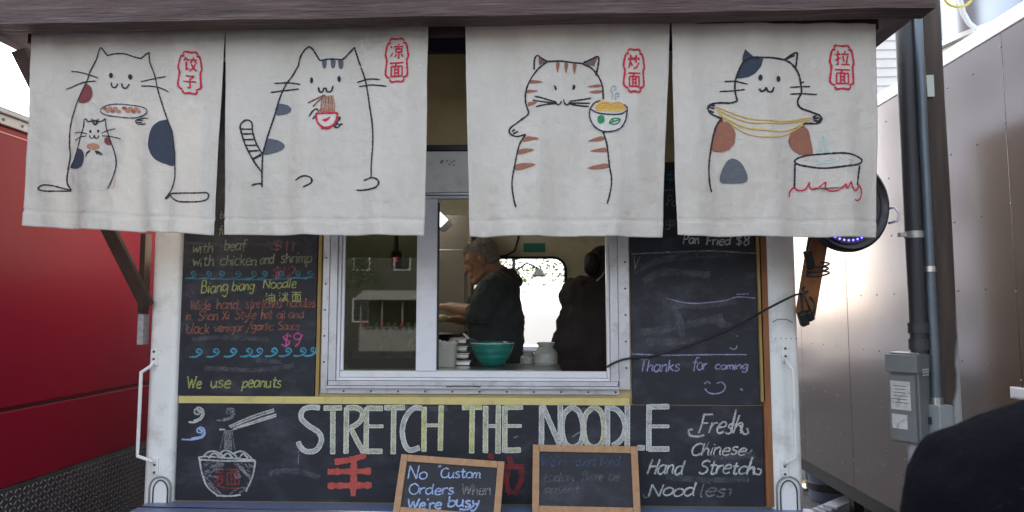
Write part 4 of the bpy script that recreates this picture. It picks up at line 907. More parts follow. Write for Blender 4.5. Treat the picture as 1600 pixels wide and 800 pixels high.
for poly_ in ([(100, 384), (135, 390), (168, 425), (172, 470), (150, 510), (110, 524), (66, 516)], [(495, 402), (450, 420), (430, 465), (445, 505), (490, 534), (542, 532)]):
    pl = smooth_line(poly_, 9); c.st([t([(q.x, q.y), (q.x + rnd.uniform(-4, 4), q.y + rnd.uniform(-5, 5))]) for q in pl], TH_M, 1.2, 'ragged_stitches')
c.patch(t([(118, 600), (140, 565), (165, 558), (200, 580), (225, 625), (228, 660), (205, 672), (150, 672), (112, 665), (108, 640)]), TH_GW, label='grey woolly patch', off=.0024)
for q in ("84,316 180,355 280,380 400,382 535,362", "90,330 180,372 280,395 400,390 530,372", "96,340 160,390 250,420 350,432 430,420 510,380", "110,360 170,410 240,445 320,460 410,445 490,400", "100,350 150,380 220,410 330,430"):
    c.st(Tm(q), TH_Y, 1.6, 'stretched_noodle')
c.st(Tm("114,370 106,376 118,384|494,394 502,400"), TH_M, 1.6, 'thread_end')
pot = c.patch(t([(462, 570), (480, 548), (540, 532), (640, 530), (720, 538), (768, 562), (745, 590), (742, 690), (462, 690)]), LINEN, 'pot', .0008, label='stitched cooking pot over red flames', curve=False)
c.st([t(ell(615, 563, 155, 33, n=32))] + Tm("462,575 462,620 463,684|758,585 750,630 742,678"), TH_K, 2.5, 'pot_outline', parent=pot)
c.st(Tm("438,730 440,705 460,682|460,682 480,698 510,694 526,662|526,662 530,690 560,692 606,660|606,660 605,690 630,704 660,698 684,674|684,674 690,695 708,662|708,662 716,690 735,704 752,675|752,675 768,700 762,735 742,750 726,746"), TH_R, 1.9, 'flames', parent=pot)
c.st(Tm("555,530 575,490 582,455 590,448 596,462 600,500 622,530|580,500 578,530|596,470 604,520|545,568 560,556 580,572 600,560 622,562 640,574|560,578 600,574 636,574|696,562 712,560 716,572 704,580|620,548 640,560|505,560 520,556"), TH_C, 1.6, 'steam', parent=pot)
c.seal(1296, 72, 1332, 141, '拉面', 'red stitched seal with two Chinese characters')

# ------------------------------------------------------------------ red truck at left
rt = thing('red_truck', 'glossy red truck body with diamond plate skirt parked left of the food truck', 'truck', (-3.6, 1.5, 0))
XR = -2.4; ry0, ry1 = -1.3, 4.2
zg0 = atx(0, 645, XR).z; zrb = atx(110, 727, XR).z; zrt = atx(20, 201, XR).z; ztt = atx(20, 172, XR).z
def pr_(mb, n, m, **k): return mb.build(n, m, rt, **k)
pr_(MB().box(-4.9, XR, ry0, ry1, zg0 + .012, zrt), 'box_body', REDP, bev=.01)
pr_(MB().box(-4.88, XR + .012, ry0, ry1, zrb, zg0), 'lower_panel', REDP, bev=.004)
pr_(MB().box(-4.86, XR - .012, ry0 + .01, ry1 - .01, zg0 - .002, zg0 + .014), 'panel_groove', BLACKP)
TRIM = mat('grey_white_trim', (.26, .265, .31), .4, metal=.3, var=.08, dirt=(.2, .2, .22), dirt_amt=.4)
pr_(MB().box(-4.9, XR + .012, ry0, ry1, zrt + .001, zrt + .045), 'rivet_band', TRIM, bev=.003)
pr_(MB().box(-4.9, XR + .030, ry0, ry1, zrt + .046, zrt + .062), 'rain_gutter', TRIM, bev=.004)
pr_(MB().box(-4.9, XR + .004, ry0, ry1, zrt + .063, ztt), 'roof_rail', TRIM, bev=.012)
pr_(MB().box(XR - .001, XR + .0025, ry0, ry1, zrt - .035, zrt - .031), 'pinstripe', mat('pale_red_line', (.6, .3, .3), .5))
rv = MB()
for k in range(50): rv.ball((XR + .013, ry0 + .05 + k * .11, zrt + .022), .007, 6, 4)
o = pr_(rv, 'rivets', TRIM, smooth=True); o['kind'] = 'stuff'
# seams of the red sheets and a door outline
for y in (-.2, 1.35, 2.9): pr_(MB().box(XR - .002, XR + .003, y, y + .05, zg0 + .02, zrt - .04), 'sheet_joint', REDP, bev=.002)
DP = mat('worn_diamond_plate', (.10, .10, .115), .42, metal=.75, var=.25, bump=.1, dirt=(.05, .045, .04), dirt_amt=.6)
pr_(MB().box(-4.8, XR + .02, ry0, ry1, .32, zrb - .002), 'diamond_plate_skirt', DP)
dm = MB(); k = 0; sp = .026
for i in range(int((ry1 - ry0 - .5) / sp)):
    for j in range(int((zrb - .33) / sp)):
        y = ry0 + .3 + i * sp; z = .34 + j * sp; s_ = 1 if (i + j) % 2 else -1; u = Vector((0, .0105, .0105 * s_)); v = Vector((0, -.0028 * s_, .0028)); c0 = Vector((XR + .0201, y, z))
        dm.add([c0 - u, c0 + v, c0 + u, c0 - v, c0 + Vector((.0028, 0, 0))], [(0, 1, 4), (1, 2, 4), (2, 3, 4), (3, 0, 4)])
o = pr_(dm, 'tread_diamonds', mat('raised_tread', (.26, .25, .27), .35, metal=.85), fix=False); o['kind'] = 'stuff'
for y in (0.4, 3.0):
    t = MB().lathe([(0, -.13), (.3, -.13), (.42, -.11), (.45, -.06), (.45, .06), (.42, .11), (.3, .13), (0, .13)], (-2.62, y, .45), 28, Matrix.Rotation(R(90), 3, 'Y')).build('wheel', BLACKP, rt, smooth='auto')
    MB().lathe([(0, -.135), (.22, -.135), (.25, -.132), (.25, .132), (.22, .135), (0, .135)], (-2.62, y, .45), 20, Matrix.Rotation(R(90), 3, 'Y')).build('rim', STEEL, t, smooth='auto')

# ------------------------------------------------------------------ metal clad trailer at right
XT = 2.3
mt = thing('metal_trailer', 'tall silver metal clad trailer with riveted panels behind the utility pole', 'trailer', (3.5, 2, 0))
PANEL = mat('brushed_metal_panel', (.37, .325, .305), .15, metal=1, var=.04, vscale=3, bump=.012, bscale=8, stretch=(1, 1, 1), dirt=(.42, .40, .38), dirt_amt=.3, dirt_scale=2)
zb_ = .34; ztp = 3.03; edges = [-2.2, -1.46, -.56, .34, 1.235, 2.13, 3.03, 3.93]
first = None
for a, b in zip(edges[:-1], edges[1:]):
    MB().box(XT, XT + .02, a + .0025, b - .0025, zb_ + .02, ztp).build('panel', PANEL, mt, bev=.002)
rv = MB().ball((0, 0, 0), .0055, 6, 4, (.6, 1, 1)); me0 = None
RV2 = mat('panel_rivet', (.25, .24, .24), .5, metal=.5)
cnt = 0
def trivet(y, z):
    global me0
    if me0 is None: me0 = rv.build('rivet', RV2, mt, smooth=True); me0.location = Vector((XT - .001, y, z)) - wpos(mt); return
    c = me0.copy(); COL.objects.link(c); c.parent = mt; c.location = Vector((XT - .001, y, z)) - wpos(mt)
for y in edges[1:]:
    for k in range(7): trivet(y, .55 + k * .40 + .03 * math.sin(y * 9 + k))
for a, b in zip(edges[1:-1], edges[2:]):
    for f_ in ((.5,) if a < .3 else (.25, .5, .75)):
        for k in range(7):
            trivet(a + (b - a) * f_, .62 + k * .38)
for a, b in zip(edges[3:-1], edges[4:]):
    for f_ in (.2, .45, .7, .93):
        for z in (.5, .72): trivet(a + (b - a) * f_, z)
mt_p = lambda mb, n, m, **k: mb.build(n, m, mt, **k)
mt_p(MB().box(XT + .022, 4.8, edges[0], edges[-1], zb_ + .02, ztp), 'inner_body', PANEL)
mt_p(MB().box(XT - .006, XT + .03, edges[0], edges[-1], ztp + .002, ztp + .085), 'top_trim', mat('bright_white_trim', (.8, .8, .8), .4, var=.03), bev=.006)
mt_p(MB().box(XT + .032, 4.8, edges[0], edges[-1], ztp + .002, ztp + .06), 'roof_deck', mat('white_roof_membrane', (.75, .75, .74), .6))
mt_p(MB().box(XT + .01, 4.8, edges[0], edges[-1], zb_ - .08, zb_ + .018), 'bottom_rail', BLACKP)
for y in (.3, 1.2):
    t = MB().lathe([(0, -.1), (.2, -.1), (.3, -.09), (.33, -.05), (.33, .05), (.3, .09), (.2, .1), (0, .1)], (2.6, y, .33), 24, Matrix.Rotation(R(90), 3, 'Y')).build('wheel', BLACKP, mt, smooth='auto')
    MB().lathe([(0, -.105), (.17, -.105), (.19, -.102), (.19, .102), (.17, .105), (0, .105)], (2.6, y, .33), 20, Matrix.Rotation(R(90), 3, 'Y')).build('rim', STEEL, t, smooth='auto')
for y in (2.6, 3.5): mt_p(MB().box(2.5, 2.58, y, y + .08, .0, zb_ - .085), 'stabiliser_leg', BLACKP, bev=.004); mt_p(MB().box(2.44, 2.64, y - .05, y + .13, .001, .02), 'stabiliser_foot', STEEL)
a, b = atx(1584, 604, XT), atx(1640, 632, XT)
vent = MB().box(XT - .02, XT - .001, b.y, a.y, b.z, a.z).build('vent_frame', VINYL, mt, bev=.003)
for k in range(3):
    z = b.z + (a.z - b.z) * (.2 + .25 * k); MB().box(XT - .026, XT - .0205, b.y + .015, a.y - .015, z, z + .014).build('louvre', VINYL, vent)
# duct on the roof
dk = thing('roof_duct', 'large round shiny metal duct standing on the trailer roof', 'duct', (3.42, 1.45, ztp + .06))
DUCT = mat('shiny_duct_metal', (.30, .33, .37), .22, metal=1, var=.06, bump=.02, bscale=5)
rD = .84; zr = ztp + .30
MB().lathe([(rD + .02, ztp + .062), (rD + .02, ztp + .07), (rD, ztp + .075), (rD - .005, zr)], (3.42, 1.45, 0), 64).build('base_band', mat('dull_duct_base', (.5, .49, .45), .5, metal=.6), dk, smooth='auto')
MB().lathe([(rD, zr + .001), (rD + .03, zr + .005), (rD + .03, zr + .035), (rD, zr + .04)], (3.42, 1.45, 0), 64).build('flange_ring', STEEL, dk, smooth='auto')
MB().lathe([(rD - .01, zr + .041), (rD, zr + .9), (rD + .015, zr + .92), (rD, zr + .94), (rD - .02, zr + 1.8), (0, zr + 1.95)], (3.42, 1.45, 0), 64).build('drum', DUCT, dk, smooth='auto')
for k in range(16):
    a = R(180 + k * 12); MB().ball((3.42 + (rD + .004) * math.cos(a), 1.45 + (rD + .004) * math.sin(a), zr - .07), .016, 8, 5).build('bolt', RIVET, dk, smooth=True)
Yh = .72
hp = [at(x, y, Yh) for x, y in ((1496, -30), (1500, 0), (1505, 20), (1514, 36), (1526, 46), (1540, 52))]
tag(MB().tube(hp, .014, 10).build('hose', mat('translucent_white_hose', (.7, .72, .75), .3, var=.05), smooth=True), 'white plastic hose looping down against the shiny duct', 'hose')
hp = [at(1497 + 22 * math.cos(R(a)), -6 + 17 * math.sin(R(a)), Yh - .06) for a in range(-180, 200, 15)]
tag(MB().tube(hp, .007, 8).build('hose_coil', mat('yellow_hose', (.6, .5, .08), .45), smooth=True), 'thin yellow hose loop at the top edge near the duct', 'hose')
tag(boxpx(MB(), 1469, 80, 1477, 92, 1.0, 1.02).build('yellow_tag', mat('yellow_paper', (.7, .66, .3), .7)), 'small yellow paper tag beside the pole under the duct', 'tag')

# ------------------------------------------------------------------ utility pole, pipes and boxes
def cyl(px, pyref, Y, r, z0, z1, name, m, label, cat, n=24, ret=False):
    x = at(px, pyref, Y).x; mb = MB(); k = 14
    mb.tube([(x + .0015 * math.sin(i * 2.1), Y + .0015 * math.cos(i * 1.7), z0 + (z1 - z0) * i / k) for i in range(k + 1)], r, n)
    return tag(mb.build(name, m, smooth='auto'), label, cat), x
def pole_mat():
    m = mat('weathered_pole', (.075, .055, .045), .75, var=.4, vscale=5, bump=.5, bscale=14, stretch=(5, 5, .5))
    N = m.node_tree.nodes; L_ = m.node_tree.links; b = N['Principled BSDF']; src = b.inputs['Base Color'].links[0].from_socket
    tc = [n for n in N if n.type == 'TEX_COORD'][0]; sx = N.new('ShaderNodeSeparateXYZ'); L_.new(tc.outputs['Object'], sx.inputs[0])
    nn = N.new('ShaderNodeTexNoise'); nn.inputs['Scale'].default_value = 5; nn.inputs['Detail'].default_value = 8; L_.new(tc.outputs['Object'], nn.inputs['Vector'])
    # peeled pale paint on the lower right of the pole
    a = N.new('ShaderNodeMath'); a.operation = 'MULTIPLY_ADD'; a.inputs[1].default_value = 14; a.inputs[2].default_value = -.2; L_.new(sx.outputs['X'], a.inputs[0])
    z = N.new('ShaderNodeMath'); z.operation = 'MULTIPLY_ADD'; z.inputs[1].default_value = -1.3; z.inputs[2].default_value = -.95; L_.new(sx.outputs['Z'], z.inputs[0])
    s1 = N.new('ShaderNodeMath'); s1.operation = 'ADD'; L_.new(a.outputs[0], s1.inputs[0]); L_.new(z.outputs[0], s1.inputs[1])
    s2 = N.new('ShaderNodeMath'); s2.operation = 'ADD'; L_.new(s1.outputs[0], s2.inputs[0]); L_.new(nn.outputs['Fac'], s2.inputs[1])
    mr = N.new('ShaderNodeMapRange'); mr.inputs['From Min'].default_value = .75; mr.inputs['From Max'].default_value = 1.05; L_.new(s2.outputs[0], mr.inputs[0])
    mx = N.new('ShaderNodeMix'); mx.data_type = 'RGBA'; L_.new(mr.outputs[0], mx.inputs['Factor']); L_.new(src, mx.inputs['A']); mx.inputs['B'].default_value = (.42, .44, .46, 1); L_.new(mx.outputs['Result'], b.inputs['Base Color'])
    return m
YP = .12
pole, xp = cyl(1456, 300, YP, .070, 0, 4.6, 'utility_pole', pole_mat(), 'thick weathered wooden utility pole in front of the metal trailer', 'pole', 32)
pp = at(1452, 135, YP - .068)
tg = tag(MB().box(pp.x - .014, pp.x + .016, YP - .078, YP - .074, pp.z - .05, pp.z + .05).build('paper_notice', mat('pale_paper', (.6, .66, .6), .8)), 'small pale paper notice fixed high on the wooden pole', 'notice')
pipe_m = mat('dark_grey_pipe', (.035, .037, .042), .5, metal=.1, var=.2, bump=.1, stretch=(1, 1, .3))
ze = at(1420, 557, .0).z
pipe, xq = cyl(1425, 300, .0, .036, ze + .02, 4.6, 'service_pipe', pipe_m, 'thick dark grey pipe rising from the electrical box', 'pipe')
cz_ = at(1423, 540, 0).z
for z in (ze + .03, ze + .10): MB().tube([(xq, 0, z), (xq, 0, z + .045)], .043, 20).build('pipe_collar', pipe_m, pipe, smooth='auto')
zs = at(1423, 367, 0).z
st_ = tag(MB().tube([(xq, 0, zs - .015), (xq, 0, zs + .015)], .040, 20).add([], []).box(xq - .065, xq - .038, -.012, .012, zs - .008, zs + .010).box(xq + .038, xq + .065, -.01, .03, zs - .01, zs + .01).build('pipe_strap', mat('galvanised_strap', (.42, .42, .40), .45, metal=.7, dirt=(.2, .15, .1), dirt_amt=.4), smooth='auto'), 'galvanised strap clamping the dark pipe to the pole', 'strap')
zj = at(1462, 632, -.03).z
cond, xc = cyl(1447, 300, -.03, .020, zj, 4.6, 'conduit', mat('blue_grey_conduit', (.13, .16, .19), .4, metal=.5, var=.1), 'thin blue grey conduit between the dark pipe and the pole', 'conduit', 16)
zc = at(1450, 420, -.05).z; MB().tube([(xc, -.03, zc - .012), (xc, -.03, zc + .012)], .024, 16).build('clip', STEEL, cond, smooth='auto')
MB().tube([(xc, -.03, zj), (xc, -.03, zj + .03)], .026, 16).build('conduit_hub', STEEL, cond, smooth='auto')
ebx = at(1414, 625, -.02)
def rot_box(name, m, c, sx, sy, sz, deg, parent=None, bev=.003, label=None):
    M = Matrix.Translation(c) @ Matrix.Rotation(R(deg), 4, 'Z'); o = MB().xbox(M, sx, sy, sz).build(name, m, parent, bev=bev)
    if label: o['label'] = label
    return o
EBM = mat('grey_green_box_paint', (.17, .185, .185), .5, metal=.2, var=.1, bump=.05, dirt=(.1, .09, .07), dirt_amt=.4)
eb = thing('electrical_box', 'grey outdoor electrical box with two pale paper labels below the dark pipe', 'electrical box', (ebx.x, .0, at(1414, 692, 0).z))
z1 = at(1414, 560, -.02).z; z0 = at(1414, 692, -.02).z; DEG = -52
Mx = Matrix.Rotation(R(DEG), 4, 'Z'); C0 = Vector((xq - .045, .0, 0))
def EBP(x, y, z): return C0 + (Mx @ Vector((x, y, 0))) + Vector((0, 0, z))
# local -y faces the viewer after the turn
rot_box('case', EBM, EBP(0, 0, (z0 + z1) / 2), .115, .11, z1 - z0, DEG, eb)
rot_box('cover', EBM, EBP(-.006, -.065, (z0 + z1) / 2 - .03), .108, .018, z1 - z0 - .08, DEG, eb)
rot_box('hood', EBM, EBP(0, -.010, z1 - .02),  .128, .146, .075, DEG, eb)
rot_box('top_plate', STEEL, EBP(.0, .0, z1 + .022), .12, .1, .008, DEG, eb)
LBL = mat('worn_paper_label', (.55, .55, .52), .8, var=.1, dirt=(.12, .12, .12), dirt_amt=.8, dirt_scale=45)
rot_box('paper_label', LBL, EBP(-.01, -.0750, z1 - .155), .080, .0015, .12, DEG, eb, 0); rot_box('paper_label', LBL, EBP(-.018, -.0750, z1 - .265), .062, .0015, .06, DEG, eb, 0)
for k in range(6):
    rot_box('print_line', BLACKP, EBP(-.012 + .006 * math.sin(k * 3), -.0762, z1 - .115 - k * .014), .052 + .01 * math.sin(k * 5), .0006, .0025, DEG, eb, 0)
for q in range(3):
    for r in range(5): rot_box('barcode_mark', LBL, EBP(.0647, -.03 + r * .012, z1 - .045 - q * .011), .001, .007, .007, DEG, eb, 0)
MB().tube([EBP(0, 0, z0 - .002), EBP(0, 0, 0)], .024, 14).build('lower_pipe', mat('pale_grey_pipe', (.34, .35, .38), .5, var=.1), eb, smooth='auto')
jb = at(1462, 657, -.03)
jo = tag(rot_box('junction_box', mat('light_grey_box', (.33, .36, .38), .45, metal=.2, var=.08), Vector((xc + .005, -.03, (at(1462, 632, -.03).z + at(1462, 686, -.03).z) / 2)), .075, .075, at(1462, 632, -.03).z - at(1462, 686, -.03).z, 20), 'small light grey junction box at the foot of the thin conduit', 'junction box')
tag(MB().bar((xq + .075, -.01, jb.z), (xc - .045, -.03, jb.z), .03, .03).build('pipe_nipple', pipe_m), 'short dark pipe joining the electrical box to the junction box', 'pipe')

# ------------------------------------------------------------------ round black LED disc
YL = -.30; lc = at(1322, 320, YL); rr = px_w(74, YL)
ld = thing('stage_light', 'round black light with a ring of small blue LEDs behind the rightmost curtain', 'light', lc)
Ml = Matrix.Rotation(R(14), 3, 'Z') @ Matrix.Rotation(R(90), 3, 'X')
MB().lathe([(0, -.085), (rr * .55, -.085), (rr * .85, -.06), (rr * .99, -.015), (rr, .0), (rr * .985, .014), (rr * .93, .02), (rr * .88, .012), (rr * .80, .006), (0, .004)], lc, 56, Ml).build('housing', mat('gloss_black_plastic', (.012, .013, .016), .28, var=.2), ld, smooth='auto')
MB().lathe([(rr * .80, .008), (rr * .82, .014), (rr * .84, .008)], lc, 56, Ml).build('inner_rim', BLACKP, ld, smooth=True)
lit = emit('blue_led', (.10, .08, 1.0), 2.2)
for ring, nn_ in ((.75, 44), (.45, 24)):
    for k in range(nn_):
        if ring > .6 and not 27 <= k <= 39: continue
        a = 2 * math.pi * k / nn_; q = lc + Ml @ Vector((rr * ring * math.cos(a), rr * ring * math.sin(a), .007))
        MB().ball(q, .0042, 6, 4).build('led', lit, ld, smooth=True)
hx = lc + Ml @ Vector((rr * .98, 0, -.01))
hd = at(1396, 338, YL)
MB().tube([at(1388, 326, YL - .02), at(1398, 324, YL - .03), at(1405, 333, YL - .035), at(1402, 345, YL - .03), at(1388, 349, YL - .02)], .0045, 8).build('wire_loop', STEEL, ld, smooth=True)
MB().tube([lc + Vector((0, .09, 0)), lc + Vector((.02, .12, .3)), (rax1 - .03, -.2, at(30, 66, -.5).z)], .012, 8).build('hanger', BLACKP, ld, smooth=True)

# ------------------------------------------------------------------ cables
CAB = mat('black_cable', (.015, .015, .016), .5, var=.1)
def curve3(P, n=8):
    P = [Vector(q) for q in P]; P = [P[0] * 2 - P[1]] + P + [P[-1] * 2 - P[-2]]; out = []
    for i in range(1, len(P) - 2):
        a, b, c, d = P[i - 1:i + 3]
        for k in range(n):
            t = k / n; out.append(.5 * ((2 * b) + (c - a) * t + (2 * a - 5 * b + 4 * c - d) * t * t + (3 * b - a - 3 * c + d) * t ** 3))
    return out + [P[-2]]
cb = curve3([at(948, 576, .06), at(952, 571, -.03), at(970, 563, -.05), at(990, 559, -.035), at(1020, 556, -.035), at(1060, 545, -.035), at(1110, 526, -.035), at(1160, 504, -.05), at(1200, 482, -.14), at(1240, 462, -.16), at(1254, 459, -.14), at(1262, 455, -.14)])
tag(MB().tube(cb, .0048, 8).build('power_cable', CAB, smooth=True), 'black power cable sagging across the right chalkboard to the window', 'cable')
k0 = curve3([at(1270, 360, -.3), at(1262, 385, -.26), at(1264, 400, -.25), at(1272, 408, -.22)]); 
cr = thing('extension_cords', 'black extension cords and plugs wrapped round the orange brown brace', 'cables', at(1262, 450, -.16))
MB().tube(k0, .004, 6).build('cord', CAB, cr, smooth=True)
MB().bar(at(1261, 392, -.24), at(1268, 420, -.21), .03, .026, (0, 1, 0)).build('plug', CAB, cr, bev=.006)
for py, s in ((414, 1), (421, .9), (428, 1)):
    c = at(1277, py, -.21); pts = [c + Vector((.045 * s * math.cos(R(a)), .04 * math.sin(R(a)), .012 * math.sin(R(a + 40)))) for a in range(0, 361, 20)]
    MB().tube(pts, .004, 6, cap=False).build('cord', CAB, cr, smooth=True)
MB().tube(curve3([at(1257, 448, -.14), at(1254, 455, -.16), at(1262, 475, -.16), at(1268, 492, -.13), at(1262, 500, -.13), at(1254, 486, -.13), at(1252, 462, -.13)]), .0045, 6).build('cord', CAB, cr, smooth=True)
MB().tube(curve3([at(1266, 464, -.13), at(1272, 474, -.15), at(1272, 486, -.15), at(1264, 494, -.13)]), .004, 6).build('cord', CAB, cr, smooth=True)
MB().bar(at(1252, 488, -.14), at(1258, 508, -.12), .035, .03, (0, 1, 0)).build('plug', CAB, cr, bev=.006); MB().bar(at(1262, 486, -.15), at(1268, 500, -.13), .028, .025, (0, 1, 0)).build('plug', CAB, cr, bev=.006)

# left of left post: small dark bracket and pale plate
tag(MB().box(at(221, 430, .02).x, at(229, 430, .02).x, .0, .05, at(225, 490, .02).z, at(225, 366, .02).z).build('side_board', GREYW), 'narrow dark wooden board against the left corner post', 'board')
tag(MB().box(at(220, 510, .02).x, at(229, 510, .02).x, -.005, .04, at(225, 538, .02).z, at(225, 491, .02).z).build('grey_plate', mat('speckled_grey_plate', (.35, .34, .36), .6, var=.4, vscale=60)), 'short speckled grey plate on the left corner post below the dark board', 'plate')
# grey bin and dark tarp under the right trailer
bn = at(1298, 770, 3.0); gx = onz(1296, 782, 0)
bi = thing('plastic_bin', 'grey blue plastic bin standing on the asphalt under the metal trailer edge', 'bin', (gx.x, gx.y, 0))
MB().lathe([(0, .0), (.15, .0), (.165, .02), (.175, .30), (.19, .31), (.19, .33), (.165, .33), (.15, .03)], (gx.x, gx.y, .001), 28).build('tub', mat('blue_grey_plastic', (.12, .15, .22), .4), bi, smooth='auto')
MB().lathe([(.178, .10), (.182, .105), (.182, .16), (.178, .165)], (gx.x, gx.y, .001), 28).build('dark_band', BLACKP, bi, smooth='auto')
gx = onz(1330, 800, 0)
cr_ = thing('folded_boards', 'stack of pale boards lying on the ground under the metal trailer', 'boards', (gx.x, gx.y, 0))
for k in range(4): rot_box('slat', mat('pale_slat', (.4, .42, .48), .6), Vector((gx.x - .12 + k * .02, gx.y, .02 + k * .022)), .5, .12, .018, 25 + k * 6, cr_, .002)

# ------------------------------------------------------------------ kitchen things
bc = at(769, 568, .32); bw_ = px_w(34, .32)
bowl = thing('mixing_bowl', 'teal glazed mixing bowl standing on the counter in the serving window', 'bowl', (bc.x, .32, CT))
hb = px_w(36, .32); pr2 = [(0, .004), (bw_ * .42, .003), (bw_ * .5, .006), (bw_ * .74, hb * .35), (bw_ * .92, hb * .7), (bw_, hb), (bw_ * .985, hb + .003), (bw_ * .95, hb), (bw_ * .86, hb * .68), (bw_ * .66, hb * .33), (bw_ * .3, .012), (0, .012)]
TEAL = mat('teal_glaze', (.015, .17, .14), .22, var=.5, vscale=3, bump=.03, stretch=(2, 2, 22), coat=.4, dirt=(.08, .30, .26), dirt_amt=.5, dirt_scale=4)
MB().lathe(pr2, (bc.x, .32, CT), 40).build('bowl_body', TEAL, bowl, smooth='auto')
MB().lathe([(bw_ * .985, hb + .0032), (bw_ * 1.004, hb + .0015), (bw_ * .99, hb - .004)], (bc.x, .32, CT), 40).build('rim', mat('pale_rim', (.4, .45, .42), .4), bowl, smooth=True)
MB().lathe([(bw_ * .84, hb * .66), (bw_ * .5, hb * .72), (0, hb * .74)], (bc.x, .32, CT), 28).build('contents', mat('pale_dough', (.55, .5, .42), .7, bump=.3), bowl, smooth=True)
sp_ = thing('spatula', 'dark spatula with a pale handle resting in the teal bowl', 'utensil', at(745, 540, .34))
MB().bar(at(724, 521, .36), at(733, 529, .35), .012, .008).build('handle', mat('pale_handle', (.6, .6, .58), .4), sp_, bev=.002)
a, b = at(732, 528, .35), at(760, 542, .34); MB().add([a + Vector((-.0, 0, .006)), a + Vector((.0, 0, -.012)), b + Vector((-.012, 0, -.012)), b + Vector((.02, 0, .0))] + [q + Vector((0, .006, 0)) for q in (a + Vector((-.0, 0, .006)), a + Vector((.0, 0, -.012)), b + Vector((-.012, 0, -.012)), b + Vector((.02, 0, .0)))],
   [(0, 1, 2, 3), (7, 6, 5, 4), (0, 4, 5, 1), (1, 5, 6, 2), (2, 6, 7, 3), (3, 7, 4, 0)]).build('blade', BLACKP, sp_)
PLAS = mat('cloudy_plastic', (.58, .57, .52), .35, var=.05, transl=.25)
def tub(px, pyb, w, h, Y, label, lidc=None, m=PLAS, sq=True, z=None):
    c = at(px, pyb, Y); z = CT if z is None else z; W_ = px_w(w / 2, Y); H = px_w(h, Y)
    t = thing('food_tub', label, 'container', (c.x, Y, z))
    n = 28; mb = MB()
    def ring(r, zz): return [Vector((c.x + r * W_ * (abs(math.cos(a)) ** .5) * (1 if math.cos(a) > 0 else -1), Y + r * W_ * .8 * (abs(math.sin(a)) ** .5) * (1 if math.sin(a) > 0 else -1), z + zz)) for a in [2 * math.pi * k / n for k in range(n)]]
    pr = [(.88, .001), (.90, .003), (.97, H * .8), (1.02, H * .86), (1.02, H), (.97, H), (.93, H * .8), (.84, .01)]
    k0 = 0
    for r, zz in pr: mb.v += ring(r, zz)
    mb.f.append(tuple(range(n - 1, -1, -1)))
    for i in range(len(pr) - 1):
        for j in range(n): mb.f.append((i * n + j, i * n + (j + 1) % n, (i + 1) * n + (j + 1) % n, (i + 1) * n + j))
    mb.f.append(tuple((len(pr) - 1) * n + j for j in range(n)))
    mb.build('tub_body', m, t, smooth='auto'); return t, c, W_, H
t, c0, W_, H = tub(694, 572, 40, 36, .30, 'cloudy white food tub with a crumpled bag at the left of the open window')
mb = MB(); n = 22
for j in range(4):
    for i in range(n):
        a = 2 * math.pi * i / n; r = W_ * (1.02 + .06 * math.sin(a * 5 + j) * (j / 3)); mb.v.append(Vector((c0.x + r * math.cos(a), .30 + r * .8 * math.sin(a), CT + H * (.78 + .1 * j) + .008 * math.sin(a * 7 + j * 2) * (j / 3))))
for j in range(3):
    for i in range(n): mb.f.append((j * n + i, j * n + (i + 1) % n, (j + 1) * n + (i + 1) % n, (j + 1) * n + i))
mb.build('liner_bag', mat('thin_plastic_bag', (.62, .62, .6), .3, transl=.4), t, smooth=True)
tub(574, 570, 48, 40, .34, 'white food tub behind the fixed window pane, left one'); t, c0, W_, H = tub(622, 570, 46, 42, .36, 'white food tub behind the fixed window pane, right one with a brown side')
# steel pans rack between tub and bowl
rk = thing('steel_pans', 'stack of stainless pans between the white tub and the teal bowl', 'pans', (at(720, 560, .4).x, .42, CT))
for k in range(4):
    c = at(721, 566 - k * 11, .42); MB().box(c.x - .045, c.x + .05 - .006 * k, .34, .49, CT + .002 + k * .036, CT + .022 + k * .036).build('pan', STEEL, rk, bev=.004)
    MB().box(c.x - .05, c.x + .055 - .006 * k, .335, .495, CT + .0225 + k * .036, CT + .026 + k * .036).build('pan_rim', STEEL, rk)
MB().box(at(709, 550, .36).x, at(714, 550, .36).x, .325, .334, CT + .02, CT + .06).build('handle', BLACKP, rk, bev=.003)
JAR = mat('clouded_jar_glass', (.5, .5, .47), .15, var=.05, transl=.5)
def jar(px, w, h, Y, label):
    c = at(px, 573, Y); W_ = px_w(w / 2, Y); H = px_w(h, Y); t = thing('jar', label, 'jar', (c.x, Y, CT))
    MB().lathe([(0, .001), (W_ * .8, .001), (W_, H * .12), (W_, H * .55), (W_ * .7, H * .72), (W_ * .62, H * .8), (W_ * .75, H * .9), (W_ * .78, H * .98), (W_ * .68, H * .98), (W_ * .55, H * .8), (0, H * .6)], (c.x, Y, CT), 28).build('jar_body', JAR, t, smooth='auto')
    MB().lathe([(W_ * 1.003, H * .2), (W_ * 1.006, H * .21), (W_ * 1.006, H * .48), (W_ * 1.003, H * .5)], (c.x, Y, CT), 28).build('embossed_band', mat('jar_band', (.28, .29, .27), .4, var=.3, vscale=60), t, smooth=True)
jar(853, 36, 37, .36, 'clouded glass jar with a wide collar on the counter, beside the back opening'); jar(826, 26, 22, .44, 'low glass jar behind the wide collared jar, nearer the teal bowl')
